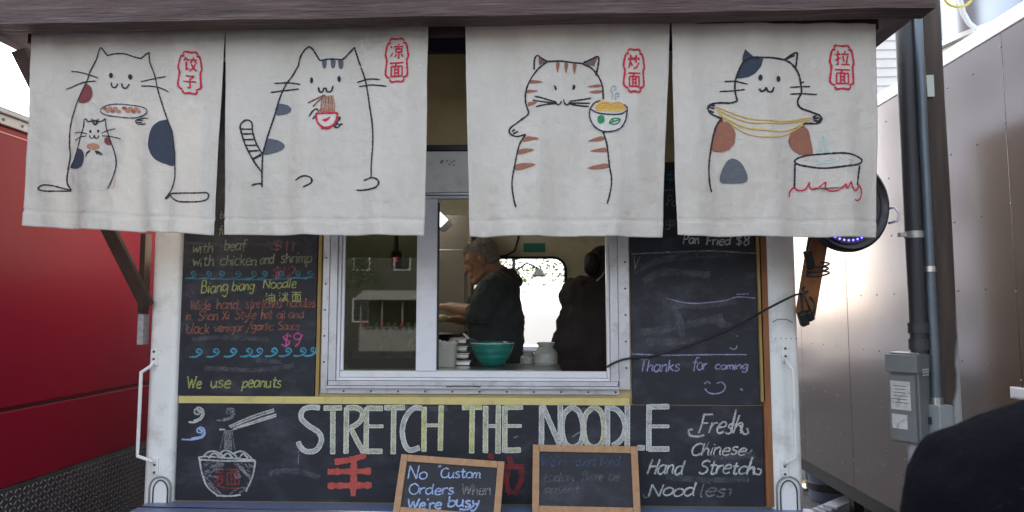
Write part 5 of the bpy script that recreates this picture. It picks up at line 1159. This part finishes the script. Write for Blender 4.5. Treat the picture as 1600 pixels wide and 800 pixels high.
# side worktop food
z_ = at(900, 600, .4).z
for px, w, label in ((938, 14, 'small amber sauce pot on the side worktop below the second person'), (922, 22, 'pale shallow food tray on the side worktop by the window corner')):
    c = at(px, 585, .42); W_ = px_w(w / 2, .42); t = thing('sauce_pot', label, 'pot', (c.x, .42, z_))
    MB().lathe([(0, .001), (W_ * .8, .001), (W_, .05), (W_ * 1.06, .055), (W_ * .9, .055), (W_ * .7, .012), (0, .012)], (c.x, .42, z_), 24).build('pot_body', mat('amber_pot' if w < 20 else 'pale_tray', (.5, .28, .06) if w < 20 else (.5, .45, .36), .35), t, smooth='auto')
    MB().lathe([(W_ * .85, .042), (0, .045)], (c.x, .42, z_), 20).build('sauce', mat('brown_sauce', (.12, .05, .02), .3), t)
# wok on a stove and a timer added for a digit reflected in the pane
wc = at(692, 540, 1.15)
st = thing('stove', 'dark stove with a wok behind the tub at the left of the open window', 'stove', (wc.x - .1, 1.2, FLZ))
MB().box(wc.x - .55, wc.x + .12, 1.0, 1.5, FLZ, wc.z - .03).build('stove_body', DARKSTEEL, st, bev=.004)
MB().lathe([(0, .0), (.08, .01), (.16, .05), (.2, .10), (.205, .1), (.16, .055), (0, .012)], (wc.x - .08, 1.22, wc.z - .028), 32).build('wok', BLACKP, st, smooth='auto')
MB().bar((wc.x + .08, 1.2, wc.z + .06), (wc.x + .22, 1.1, wc.z + .10), .02, .02).build('wok_handle', BLACKP, st, bev=.004)
kb = at(617, 405, .8)
cl = thing('added_timer', 'small digital timer with a red digit behind the fixed window pane', 'timer', kb)
MB().box(kb.x - .03, kb.x + .03, .82, .85, kb.z - .05, kb.z + .05).build('case', BLACKP, cl, bev=.004); MB().box(kb.x - .012, kb.x + .012, .83, .84, kb.z + .05, 2.6).build('hanging_bracket', DARKSTEEL, cl)
sg = MB()
for st_1 in ([(-1, 1), (1, 1)], [(1, 1), (1, -1)], [(-1, 0), (1, 0)], [(-1, -1), (1, -1)]):
    (ax, az), (bx_, bz_2) = st_1; sg.bar((kb.x + ax * .007, .8185, kb.z + az * .012), (kb.x + bx_ * .007, .8185, kb.z + bz_2 * .012), .003, .002)
o = sg.build('red_digit', emit('red_led', (1, .03, .02), 1.2), cl); o['kind'] = 'stuff'

# ------------------------------------------------------------------ people: one remeshed body each, clothes and hair as shells
def capsule(mb, a, ra, b, rb, n=14):
    a = Vector(a); b = Vector(b); d = (b - a).normalized() if (b - a).length > 1e-6 else Vector((0, 0, 1))
    pts, rs = [], []
    for t in (-1, -.85, -.5, 0): pts.append(a + d * ra * t); rs.append(max(1e-4, ra * math.sqrt(max(0, 1 - t * t))))
    for t in (0, .5, .85, 1): pts.append(b + d * rb * t); rs.append(max(1e-4, rb * math.sqrt(max(0, 1 - t * t))))
    mb.tube(pts, rs, n)
def crease(o, strength, size):
    tx = bpy.data.textures.new('cloth_creases', 'CLOUDS'); tx.noise_scale = size; tx.noise_depth = 3
    d = o.modifiers.new('creases', 'DISPLACE'); d.texture = tx; d.strength = strength; d.mid_level = .5; d.texture_coords = 'LOCAL'
def blob(name, m, parent, caps=(), balls=(), vox=.008, it=3):
    mb = MB()
    for (a, ra, b, rb) in caps: capsule(mb, a, ra, b, rb)
    for (c, sc, M) in balls: mb.ball(c, 1, 20, 12, sc, M)
    o = mb.build(name, m, parent, smooth=True)
    r = o.modifiers.new('remesh', 'REMESH'); r.mode = 'VOXEL'; r.voxel_size = vox; r.use_smooth_shade = True
    s = o.modifiers.new('smooth', 'SMOOTH'); s.iterations = it; s.factor = .6
    dg = bpy.context.evaluated_depsgraph_get(); me = bpy.data.meshes.new_from_object(o.evaluated_get(dg)); o.modifiers.clear(); o.data = me
    for q in me.polygons: q.use_smooth = True
    return o
SKIN = mat('skin', (.46, .25, .17), .5, var=.08, vscale=12, bump=.06, bscale=90)
I3 = Matrix.Identity(3)
def head_parts(H, Mh):
    """H head centre, Mh rotation: local +Y is where the face looks, +Z up"""
    q = lambda x, y, z: H + Mh @ Vector((x, y, z))
    caps = [(q(0, .094, .012), .009, q(0, .118, -.028), .013), (q(-.035, .082, .024), .014, q(.035, .082, .024), .014), (q(-.02, .098, -.058), .009, q(.02, .098, -.058), .009),
            (q(-.018, .096, -.070), .009, q(.018, .096, -.070), .009), (q(-.012, .085, -.098), .022, q(.012, .085, -.098), .022), (q(-.052, .02, -.075), .018, q(-.02, .08, -.098), .018), (q(.052, .02, -.075), .018, q(.02, .08, -.098), .018)]
    balls = [(q(0, -.012, .03), (.076, .096, .086), Mh), (q(0, .022, -.03), (.062, .074, .088), Mh), (q(-.040, .068, -.02), (.022, .018, .02), Mh), (q(.040, .068, -.02), (.022, .018, .02), Mh),
             (q(-.079, -.008, -.012), (.009, .020, .032), Mh), (q(.079, -.008, -.012), (.009, .020, .032), Mh)]
    return caps, balls, q
def hand(wrist, d, up, side, curl=.6, s=1.0):
    """wrist point, pointing direction, back-of-hand direction, thumb side (+1/-1)"""
    d = Vector(d).normalized(); up = Vector(up); up = (up - d * up.dot(d)).normalized(); r = d.cross(up) * side
    caps = []; base = Vector(wrist)
    for i, (off, ln) in enumerate(((-.030, .062), (-.010, .075), (.010, .081), (.030, .074))):
        k = base + d * .088 * s + r * off * s * 1.0; caps.append((base + d * .015 + r * off * .55 * s, .017 * s, k, .0115 * s))
        a1 = curl * (1 + .12 * i); v = d * math.cos(a1 * .5) - up * math.sin(a1 * .5); p1 = k + v * ln * .45 * s; v2 = d * math.cos(a1 * 1.3) - up * math.sin(a1 * 1.3); p2 = p1 + v2 * ln * .3 * s; v3 = d * math.cos(a1 * 1.9) - up * math.sin(a1 * 1.9); p3 = p2 + v3 * ln * .25 * s
        caps += [(k, .0105 * s, p1, .0092 * s), (p1, .0092 * s, p2, .0085 * s), (p2, .0085 * s, p3, .0075 * s)]
    t0 = base + d * .03 * s + r * .03 * s; t1 = t0 + (d * .6 + r * .75 - up * .3).normalized() * .042 * s; t2 = t1 + (d * .85 + r * .3 - up * .4).normalized() * .032 * s
    caps += [(base + d * .02, .018 * s, t0, .015 * s), (t0, .014 * s, t1, .0115 * s), (t1, .0112 * s, t2, .0095 * s)]
    return caps

# the cook in profile, looking down to his left
YM = .95
m1 = thing('person', 'grey haired cook in a charcoal hoodie, in profile looking down, at the open window', 'person', (at(780, 560, YM).x, YM, FLZ))
P = lambda px, py, dy=0: at(px, py, YM + dy) if False else Vector((at(px, py, YM).x, YM + dy, at(px, py, YM).z))
Hc = P(752, 407); fwd = Vector((-.93, 0, -.42)).normalized(); upv = Vector((-.42, 0, .93)).normalized()
# local X = fwd x up
Mh = Matrix((fwd.cross(upv), fwd, upv)).transposed()
hc, hb_, hq = head_parts(Hc, Mh)
neck = P(782, 432); sh = P(783, 446)
body = [(Hc + Vector((.01, 0, -.02)), .062, neck, .064), (neck, .066, P(786, 455), .085)]
torso = [(P(780, 455, -.09), .088, P(780, 455, .09), .088), (P(776, 490, -.07), .105, P(776, 490, .07), .105), (P(776, 530, -.07), .115, P(776, 530, .07), .115), (P(780, 565, -.07), .105, P(780, 565, .07), .105)]
sL, eL, wL = P(775, 452, -.18), P(752, 488, -.22), P(706, 480, -.12)
sR, eR, wR = P(775, 452, .18), P(748, 500, .2), P(712, 500, .1)
arms = [(sL, .06, eL, .048), (eL, .045, wL, .029), (sR, .06, eR, .048), (eR, .045, wR, .029)]
hands = hand(wL, (-1, .12, .05), (0, -.2, 1), 1, .7) + hand(wR, (-1, -.12, .08), (0, .2, 1), -1, .9)
hip = P(786, 585).z
legs = [((P(784, 0).x, YM - .09, hip), .105, (P(780, 560).x - .02, YM - .1, FLZ + .50), .07), ((P(780, 560).x - .02, YM - .1, FLZ + .50), .068, (P(780, 560).x, YM - .1, FLZ + .09), .05),
        ((P(784, 0).x, YM + .09, hip), .105, (P(780, 560).x - .02, YM + .1, FLZ + .50), .07), ((P(780, 560).x - .02, YM + .1, FLZ + .50), .068, (P(780, 560).x, YM + .1, FLZ + .09), .05)]
fx = P(780, 560).x
legs = [((fx, YM + s * .09, hip), .105, (fx - .02, YM + s * .1, FLZ + .50), .07) for s in (-1, 1)] + [((fx - .02, YM + s * .1, FLZ + .50), .066, (fx, YM + s * .1, FLZ + .09), .048) for s in (-1, 1)]
feet = [((fx + .02, YM + s * .1, FLZ + .045), .044, (fx - .17, YM + s * .11, FLZ + .038), .036) for s in (-1, 1)]
blob('body', SKIN, m1, hc + body + torso + arms + hands + legs + feet, hb_, .0065, 3)
HOOD = mat('charcoal_sweatshirt', (.04, .045, .05), .9, var=.3, vscale=8, bump=1.0, bscale=13, sheen=.15)
g_ = .022
def grow(c, g=g_): return [(a, ra + g, b, rb + g) for a, ra, b, rb in c]
fold = [(P(740, 470, s * .1), .03, P(745, 540, s * .12), .04) for s in (-1, 1)]
sweat = grow(torso, .03) + [(sL, .085, eL, .068), (eL, .066, eL.lerp(wL, .12), .055), (sR, .085, eR, .068), (eR, .066, eR.lerp(wR, .25), .055)] + fold + [
    (P(795, 440, -.05), .07, P(795, 440, .05), .07), (P(744, 555, -.1), .05, P(744, 555, .1), .05),
    (P(762, 444, -.07), .045, P(762, 444, .07), .045)]
for s in (-.11, -.04, .04, .11):
    sweat += [(P(792, 448, s), .065, P(800, 500, s), .068), (P(800, 500, s), .068, P(801, 560, s), .062), (P(758, 460, s), .06, P(752, 510, s), .07), (P(752, 510, s), .07, P(750, 560, s), .06)]
crease(blob('sweatshirt', HOOD, m1, sweat, (), .009, 8), .035, .07)
hd_ = [(P(800, 428, -.055), .034, P(800, 428, .055), .034), (P(790, 425, -.085), .028, P(770, 438, -.10), .022), (P(790, 425, .085), .028, P(770, 438, .10), .022), (P(808, 440, -.05), .035, P(808, 440, .05), .035)]
blob('hood', mat('reddish_grey_hood', (.09, .045, .045), .9, var=.2, bump=.4, sheen=.2), m1, hd_, (), .008, 4)
blob('trousers', mat('dark_trousers', (.02, .02, .025), .85, var=.2, bump=.3), m1, grow(legs, .018), [((fx, YM, hip), (.13, .17, .14), I3)], .01, 3)
hair = mat('short_grey_hair', (.33, .31, .29), .8, var=.35, vscale=70, bump=.8, bscale=160)
mb_ = MB(); ho = blob('hair', hair, m1, (), [(hq(0, -.022, .044), (.079, .095, .082), Mh), (hq(0, -.05, .0), (.072, .065, .07), Mh), (hq(0, .03, .085), (.05, .05, .035), Mh)], .006, 1); crease(ho, .016, .018)
for s in (-1, 1):
    MB().ball(hq(s * .033, .084, .002), .0115, 10, 8).build('eye', mat('eye_white', (.5, .48, .45), .25), m1, smooth=True)
    MB().bar(hq(s * .052, .086, .028), hq(s * .018, .094, .030), .006, .008).build('eyebrow', hair, m1)
MB().ball(Vector((P(689, 497).x, YM + .02, P(689, 497).z)), 1, 16, 10, (.035, .05, .022)).build('dough', mat('yellow_dough', (.55, .47, .24), .7, bump=.4), None, smooth=True)
tag(bpy.data.objects['dough'], 'lump of yellow dough held in the cook\'s hands', 'dough')

# second person, back to the window, hair in a bun
YW = .80
m2 = thing('person', 'cook seen from behind in black, dark hair in a bun, at the window\'s right side', 'person', (at(912, 560, YW).x, YW, FLZ))
Q = lambda px, py, dy=0: Vector((at(px, py, YW).x, YW + dy, at(px, py, YW).z))
Hc2 = Q(946, 418, .07); f2 = Vector((.62, .72, -.30)).normalized(); r2 = f2.cross(Vector((0, 0, 1))).normalized(); u2 = r2.cross(f2); Mh2 = Matrix((r2, f2, u2)).transposed()
hc2, hb2, hq2 = head_parts(Hc2, Mh2)
tor2 = [(Q(905, 462, .02), .085, Q(972, 465, .02), .085), (Q(908, 500, 0), .10, Q(962, 505, 0), .10), (Q(896, 540, 0), .105, Q(935, 545, 0), .105), (Q(892, 580, 0), .105, Q(928, 582, 0), .11)]
sl2, el2, wl2 = Q(898, 462, .02), Q(905, 520, .12), Q(930, 535, .28); sr2, er2, wr2_ = Q(985, 465, .02), Q(1003, 520, .06), Q(985, 550, .26)
arm2 = [(sl2, .055, el2, .042), (el2, .04, wl2, .026), (sr2, .055, er2, .042), (er2, .04, wr2_, .026)]
hz_ = Q(905, 600).z
gx2 = Q(905, 600).x
leg2 = [((gx2 + s * .09, YW, hz_), .11, (gx2 + s * .1, YW + .03, FLZ + .48), .068) for s in (-1, 1)] + [((gx2 + s * .1, YW + .03, FLZ + .48), .064, (gx2 + s * .1, YW, FLZ + .09), .045) for s in (-1, 1)]
ft2 = [((gx2 + s * .1, YW - .03, FLZ + .042), .042, (gx2 + s * .11, YW + .15, FLZ + .036), .034) for s in (-1, 1)]
blob('body', SKIN, m2, hc2 + [(Hc2 + Vector((-.01, -.01, -.05)), .05, Q(938, 450, .02), .055)] + tor2 + arm2 + leg2 + ft2 + hand(wl2, (.6, .7, -.2), (0, 0, 1), -1, .6, .92) + hand(wr2_, (-.2, .9, -.3), (0, 0, 1), 1, .6, .92), hb2, .007, 3)
jk = mat('black_jacket', (.042, .033, .034), .85, var=.3, vscale=7, bump=1.0, bscale=12, sheen=.1)
crease(blob('jacket', jk, m2, grow(tor2, .028) + [(sl2, .082, el2, .07), (el2, .068, wl2, .045), (sr2, .082, er2, .07), (er2, .068, wr2_, .045), (Q(930, 440, .01), .05, Q(955, 440, .01), .055), (Q(884, 530, -.02), .05, Q(878, 556, -.02), .05), (Q(884, 540), .07, Q(890, 500), .07)], (), .009, 4), .035, .08)
blob('trousers', mat('dark_trousers', (0, 0, 0)), m2, grow(leg2, .02), [((gx2, YW, hz_), (.2, .15, .16), I3)], .01, 3)
HB = mat('black_hair', (.012, .010, .010), .45, var=.3, vscale=40, bump=.8, bscale=120, stretch=(1, 1, .4))
blob('hair', HB, m2, (), [(hq2(0, -.02, .036), (.083, .10, .09), Mh2), (hq2(0, -.045, -.02), (.077, .065, .07), Mh2)], .007, 1)
blob('hair_bun', HB, m2, (), [(Q(924, 413, -.03), (.050, .05, .070), I3)], .007, 1)
MB().tube([Q(930, 440, -.09), Q(938, 433, -.085), Q(942, 426, -.07)], .004, 6).build('collar_tab', mat('pale_tab', (.6, .6, .58), .5), m2, smooth=True)
for s in (-1, 1): MB().ball(hq2(s * .033, .084, .002), .0115, 10, 8).build('eye', mat('eye_white', (1, 1, 1)), m2, smooth=True)

# customer in the right foreground, back to the camera
YF = -1.93
m3 = thing('person', 'customer in a dark navy jacket at the bottom right, only a shoulder in view', 'person', (.95, YF, 0))
bx_, by_ = .915, YF
Hc3 = Vector((bx_ + .02, by_ + .05, 1.63)); Mh3 = Matrix.Rotation(R(8), 3, 'Z')
hc3, hb3, hq3 = head_parts(Hc3, Mh3)
V = lambda x, y, z: Vector((bx_ + x, by_ + y, z))
tor3 = [(V(-.13, 0, 1.35), .085, V(.13, 0, 1.35), .085), (V(-.1, 0, 1.2), .11, V(.1, 0, 1.2), .11), (V(-.08, 0, 1.05), .11, V(.08, 0, 1.05), .11), (V(-.08, 0, .92), .12, V(.08, 0, .92), .12)]
arm3 = []; hn3 = []
for s in (-1, 1):
    S_, E_, W3 = V(s * .2, 0, 1.36), V(s * .29, -.0, 1.08), V(s * .2, .22, 1.02)
    arm3 += [(S_, .058, E_, .045), (E_, .042, W3, .028)]; hn3 += hand(W3, (-s * .7, .6, .1), (0, .2, 1), s, .7)
leg3 = [(V(s * .09, 0, .88), .11, V(s * .1, .02, .48), .07) for s in (-1, 1)] + [(V(s * .1, .02, .48), .066, V(s * .1, -.01, .09), .046) for s in (-1, 1)]
ft3 = [(V(s * .1, -.03, .045), .044, V(s * .12, .16, .038), .036) for s in (-1, 1)]
blob('body', SKIN, m3, hc3 + [(Hc3 + Vector((0, -.02, -.05)), .056, V(0, 0, 1.42), .06)] + tor3 + arm3 + hn3 + leg3 + ft3, hb3, .007, 3)
nav = mat('lint_flecked_navy_jacket', (.003, .0033, .006), .95, var=.3, vscale=9, bump=1.0, bscale=26, sheen=.0, spec=.08, dirt=(.10, .12, .2), dirt_amt=.3, dirt_scale=60)
cr = [n for n in nav.node_tree.nodes if n.type == 'VALTORGB'][0]; cr.color_ramp.elements[0].position = .63; cr.color_ramp.elements[1].position = .74
jac = [(V(-.17, 0, 1.385), .125, V(.17, 0, 1.385), .125), (V(-.15, .0, 1.28), .15, V(.15, .0, 1.28), .15), (V(-.12, 0, 1.1), .16, V(.12, 0, 1.1), .16), (V(-.1, 0, .92), .165, V(.1, 0, .92), .165), (V(-.06, -.03, 1.50), .085, V(.06, -.03, 1.50), .085), (V(-.2, -.02, 1.40), .10, V(-.06, -.02, 1.47), .09), (V(.2, -.02, 1.40), .10, V(.06, -.02, 1.47), .09)]
for s in (-1, 1):
    S_, E_, W3 = V(s * .235, 0, 1.37), V(s * .32, 0, 1.08), V(s * .21, .22, 1.02)
    jac += [(S_, .112, E_, .088), (E_, .085, W3, .05)]
crease(blob('jacket', nav, m3, jac, (), .010, 5), .026, .16)
blob('trousers', mat('dark_trousers', (0, 0, 0)), m3, grow(leg3, .02), [(V(0, 0, .9), (.19, .14, .14), I3)], .012, 3)
blob('hair', HB, m3, (), [(hq3(0, -.02, .038), (.082, .10, .088), Mh3), (hq3(0, -.05, -.02), (.074, .06, .06), Mh3)], .007, 1)
for s in (-1, 1): MB().ball(hq3(s * .033, .084, .002), .0115, 10, 8).build('eye', mat('eye_white', (1, 1, 1)), m3, smooth=True)

# ------------------------------------------------------------------ surroundings
BRK = mat('brown_brick_wall', (.24, .12, .08), .8, var=.2, vscale=3, bump=.3, bscale=40)
def building(x0, x1, y0, y1, h, m, label, nf=3, name='added_building'):
    b = thing(name, label, 'building', ((x0 + x1) / 2, (y0 + y1) / 2, 0)); MB().box(x0, x1, y0, y1, 0, h).build('wall', m, b)
    MB().box(x0 - .15, x1 + .15, y0 - .15, y1 + .15, h + .001, h + .3).build('roof', WHITE, b)
    w0 = None
    gl = mat('dark_window_glass', (.03, .035, .045), .1)
    def win(mb, pos):
        nonlocal w0
    def add(x, y, z, ax):
        fr = MB(); pn = MB()
        if ax == 'x': fr.box(x - .02, x + .05, y - .5, y + .5, z, z + 1.4); pn.box(x + .0505, x + .06, y - .42, y + .42, z + .08, z + 1.32)
        elif ax == '-x': fr.box(x - .05, x + .02, y - .5, y + .5, z, z + 1.4); pn.box(x - .06, x - .0505, y - .42, y + .42, z + .08, z + 1.32)
        elif ax == '-y': fr.box(x - .5, x + .5, y - .05, y + .02, z, z + 1.4); pn.box(x - .42, x + .42, y - .06, y - .0505, z + .08, z + 1.32)
        else: fr.box(x - .5, x + .5, y - .02, y + .05, z, z + 1.4); pn.box(x - .42, x + .42, y + .0505, y + .06, z + .08, z + 1.32)
        f = fr.build('window', VINYL, b); pn.build('pane', gl, f)
    for fl_ in range(int(h // 3)):
        z = 1 + fl_ * 3
        for k in range(int((y1 - y0) // 2.2)):
            y = y0 + 1.1 + k * 2.2; add(x1, y, z, 'x'); add(x0, y, z, '-x')
        for k in range(int((x1 - x0) // 2.4)):
            x = x0 + 1.2 + k * 2.4; add(x, y0, z, '-y'); add(x, y1, z, 'y')
    return b
building(-14, -7.55, 1.5, 5.55, 9.4, BRK, 'unseen brown brick building added to shade the curtains')  # out-of-view block, added to keep the sun off the left curtain
building(-9.2, -7.2, 9.6, 22, 14, mat('blue_grey_render', (.60, .64, .74), .8, var=.1), 'unseen taller blue grey building added to shade the metal trailer')  # added block: shades the trailer face and tints what it reflects
building(-14, 12, -44, -36, 6, mat('dark_stucco', (.07, .07, .065), .8, var=.1), 'dark grey building added behind the camera to darken the pane reflection')  # added so the fixed pane mirrors dark walls instead of sky
# white shingled house beyond the trailer
hs = thing('shingled_house', 'white shingled building rising behind the metal trailer', 'building', (9, 13, 0))
WS = mat('white_shingles', (.78, .76, .73), .7, var=.1, vscale=2, bump=.2, bscale=30)
MB().box(5.6, 13, 11.5, 18, 0, 9.5).build('wall', WS, hs)
sh0 = MB()
rows = 0
for j in range(46):
    z = .3 + j * .2; x = 5.6
    sh0.add([(5.55, 11.46, z), (13.05, 11.46, z), (13.05, 11.49, z + .2), (5.55, 11.49, z + .2), (5.55, 11.498, z), (13.05, 11.498, z), (13.05, 11.498, z + .2), (5.55, 11.498, z + .2)], [(0, 1, 2, 3), (7, 6, 5, 4), (0, 4, 5, 1), (0, 3, 7, 4), (1, 5, 6, 2)])
o = sh0.build('shingle_rows', WS, hs); o['kind'] = 'stuff'
MB().box(5.4, 13.2, 11.3, 18.2, 9.501, 9.8).build('roof', DARKSTEEL, hs)

# trees: behind the truck (seen through the back opening) and across the street
BARK = mat('bark', (.09, .06, .04), .9, var=.3, bump=.8, bscale=20)
LEAF = mat('leaf_green', (.07, .12, .03), .6, var=.5, vscale=2, bump=0, transl=.35)
def tree(x, y, h, r, label, seed, nleaf=5000, group='trees around the yard'):
    rr_ = random.Random(seed); t = thing('tree', label, 'tree', (x, y, 0), group)
    tk = MB(); top = Vector((x + rr_.uniform(-.3, .3), y, h * .62)); tk.tube([(x, y, 0), (x + .05, y, h * .3), top, (top.x + .1, y, h * .85)], [.16 * h / 6, .12 * h / 6, .08 * h / 6, .02], 10)
    cl_ = []
    for k in range(16):
        a = rr_.uniform(0, 6.28); z = rr_.uniform(.35, .85) * h; e = Vector((x + math.cos(a) * r * rr_.uniform(.4, .9), y + math.sin(a) * r * rr_.uniform(.4, .9), z + rr_.uniform(.2, .16 * h)))
        tk.tube([(x + .02, y, z * .8), ((x + e.x) / 2, (y + e.y) / 2, (z * .8 + e.z) / 2 + .1), e], [.045 * h / 6, .03, .012], 6); cl_.append((e, rr_.uniform(.28, .5) * r))
    tk.build('trunk', BARK, t, smooth=True); cr_b = MB()
    for k in range(nleaf):
        c, cr0 = cl_[rr_.randrange(len(cl_))]; d = Vector((rr_.gauss(0, 1), rr_.gauss(0, 1), rr_.gauss(0, .8))).normalized() * cr0 * rr_.uniform(.4, 1.05); q = c + d; s = rr_.uniform(.04, .09)
        u = Vector((rr_.gauss(0, 1), rr_.gauss(0, 1), rr_.gauss(0, 1))).normalized(); v = u.orthogonal().normalized()
        cr_b.v += [q - u * s, q + v * s * .5, q + u * s, q - v * s * .5]; n = len(cr_b.v); cr_b.f.append((n - 4, n - 3, n - 2, n - 1))
    o = cr_b.build('crown', LEAF, t, fix=False); o['kind'] = 'stuff'
tree(-1.9, 19, 6.5, 1.9, 'small leafy tree behind the food truck, left one seen through the back opening', 1)
tree(1.3, 17, 5.6, 1.5, 'small leafy tree behind the food truck, right one seen through the back opening', 2)
tree(-10, -28, 7, 2.6, 'tree added behind the camera to darken the pane reflection, left of the three', 3); tree(-2.5, -29, 6.4, 2.4, 'tree added behind the camera to darken the pane reflection, middle of the three', 4); tree(5, -26, 7.4, 2.6, 'tree added behind the camera to darken the pane reflection, right of the three', 5)  # these three are added to block bright sky from the pane's reflection
KW = mat('grey_white_kiosk', (.30, .30, .29), .6, var=.2)
# white market kiosk whose reflection shows in the fixed pane
kx, ky = -6.1, -24.5
ks = thing('kiosk', 'small white kiosk with a lit counter and flowers across the street', 'kiosk', (kx, ky, 0))
MB().box(kx - 1.3, kx + 1.3, ky - 1.5, ky, 0, 1.0).build('counter', KW, ks, bev=.02)
MB().box(kx - 1.3, kx + 1.3, ky - 1.5, ky - 1.42, 1.001, 2.1).build('back_wall', BLACKP, ks)
for x in (-1.28, -.4, .45, 1.22): MB().box(kx + x, kx + x + .06, ky - .08, ky - .02, 1.001, 2.1).build('post', KW, ks)
MB().add([(kx - 1.5, ky + .3, 2.11), (kx + 1.5, ky + .3, 2.11), (kx + 1.5, ky - 1.6, 2.11), (kx - 1.5, ky - 1.6, 2.11), (kx - 1.2, ky - .2, 2.5), (kx + 1.2, ky - .2, 2.5), (kx + 1.2, ky - 1.2, 2.5), (kx - 1.2, ky - 1.2, 2.5)], [(3, 2, 1, 0), (4, 5, 6, 7), (0, 1, 5, 4), (1, 2, 6, 5), (2, 3, 7, 6), (3, 0, 4, 7)]).build('roof', KW, ks)
for k in range(9):
    MB().ball((kx - 1.1 + k * .27, ky + .12, 1.09), .085, 8, 6).build('flower', mat('red_flower' if k % 3 == 0 else 'green_leaves', (.6, .02, .04) if k % 3 == 0 else (.05, .12, .03), .7), ks, smooth=True)
# sunlit furniture behind the truck seen through the back opening
bn_ = thing('park_bench', 'pale wooden bench on the sunlit pavement behind the food truck', 'bench', (.25, 9.5, .012))
for k in range(4): MB().box(-.55, 1.05, 9.3 + k * .12, 9.39 + k * .12, .45, .48).build('seat_slat', mat('pale_slat', (1, 1, 1)), bn_)
for k in range(3): MB().box(-.55, 1.05, 9.80, 9.83, .6 + k * .14, .70 + k * .14).build('back_slat', mat('pale_slat', (1, 1, 1)), bn_)
for x in (-.45, .9): MB().box(x, x + .06, 9.32, 9.38, .012, .449).build('leg', BLACKP, bn_); MB().box(x, x + .06, 9.84, 9.9, .012, 1.0).build('leg', BLACKP, bn_)
lp = thing('street_lamp', 'thin dark lamp post with an arm behind the food truck', 'lamp post', (-.42, 8.2, .012))
MB().tube([(-.42, 8.2, .012), (-.42, 8.2, 3.4)], .03, 10).build('pole', BLACKP, lp, smooth='auto'); MB().tube([(-.42, 8.2, 2.3), (-.2, 8.2, 2.45), (0, 8.2, 2.35)], .018, 8).build('arm', BLACKP, lp, smooth=True)
MB().lathe([(0, .12), (.05, .11), (.12, .0), (.1, -.02), (0, -.02)], (.0, 8.2, 2.24), 16).build('lamp_shade', DARKSTEEL, lp, smooth='auto')
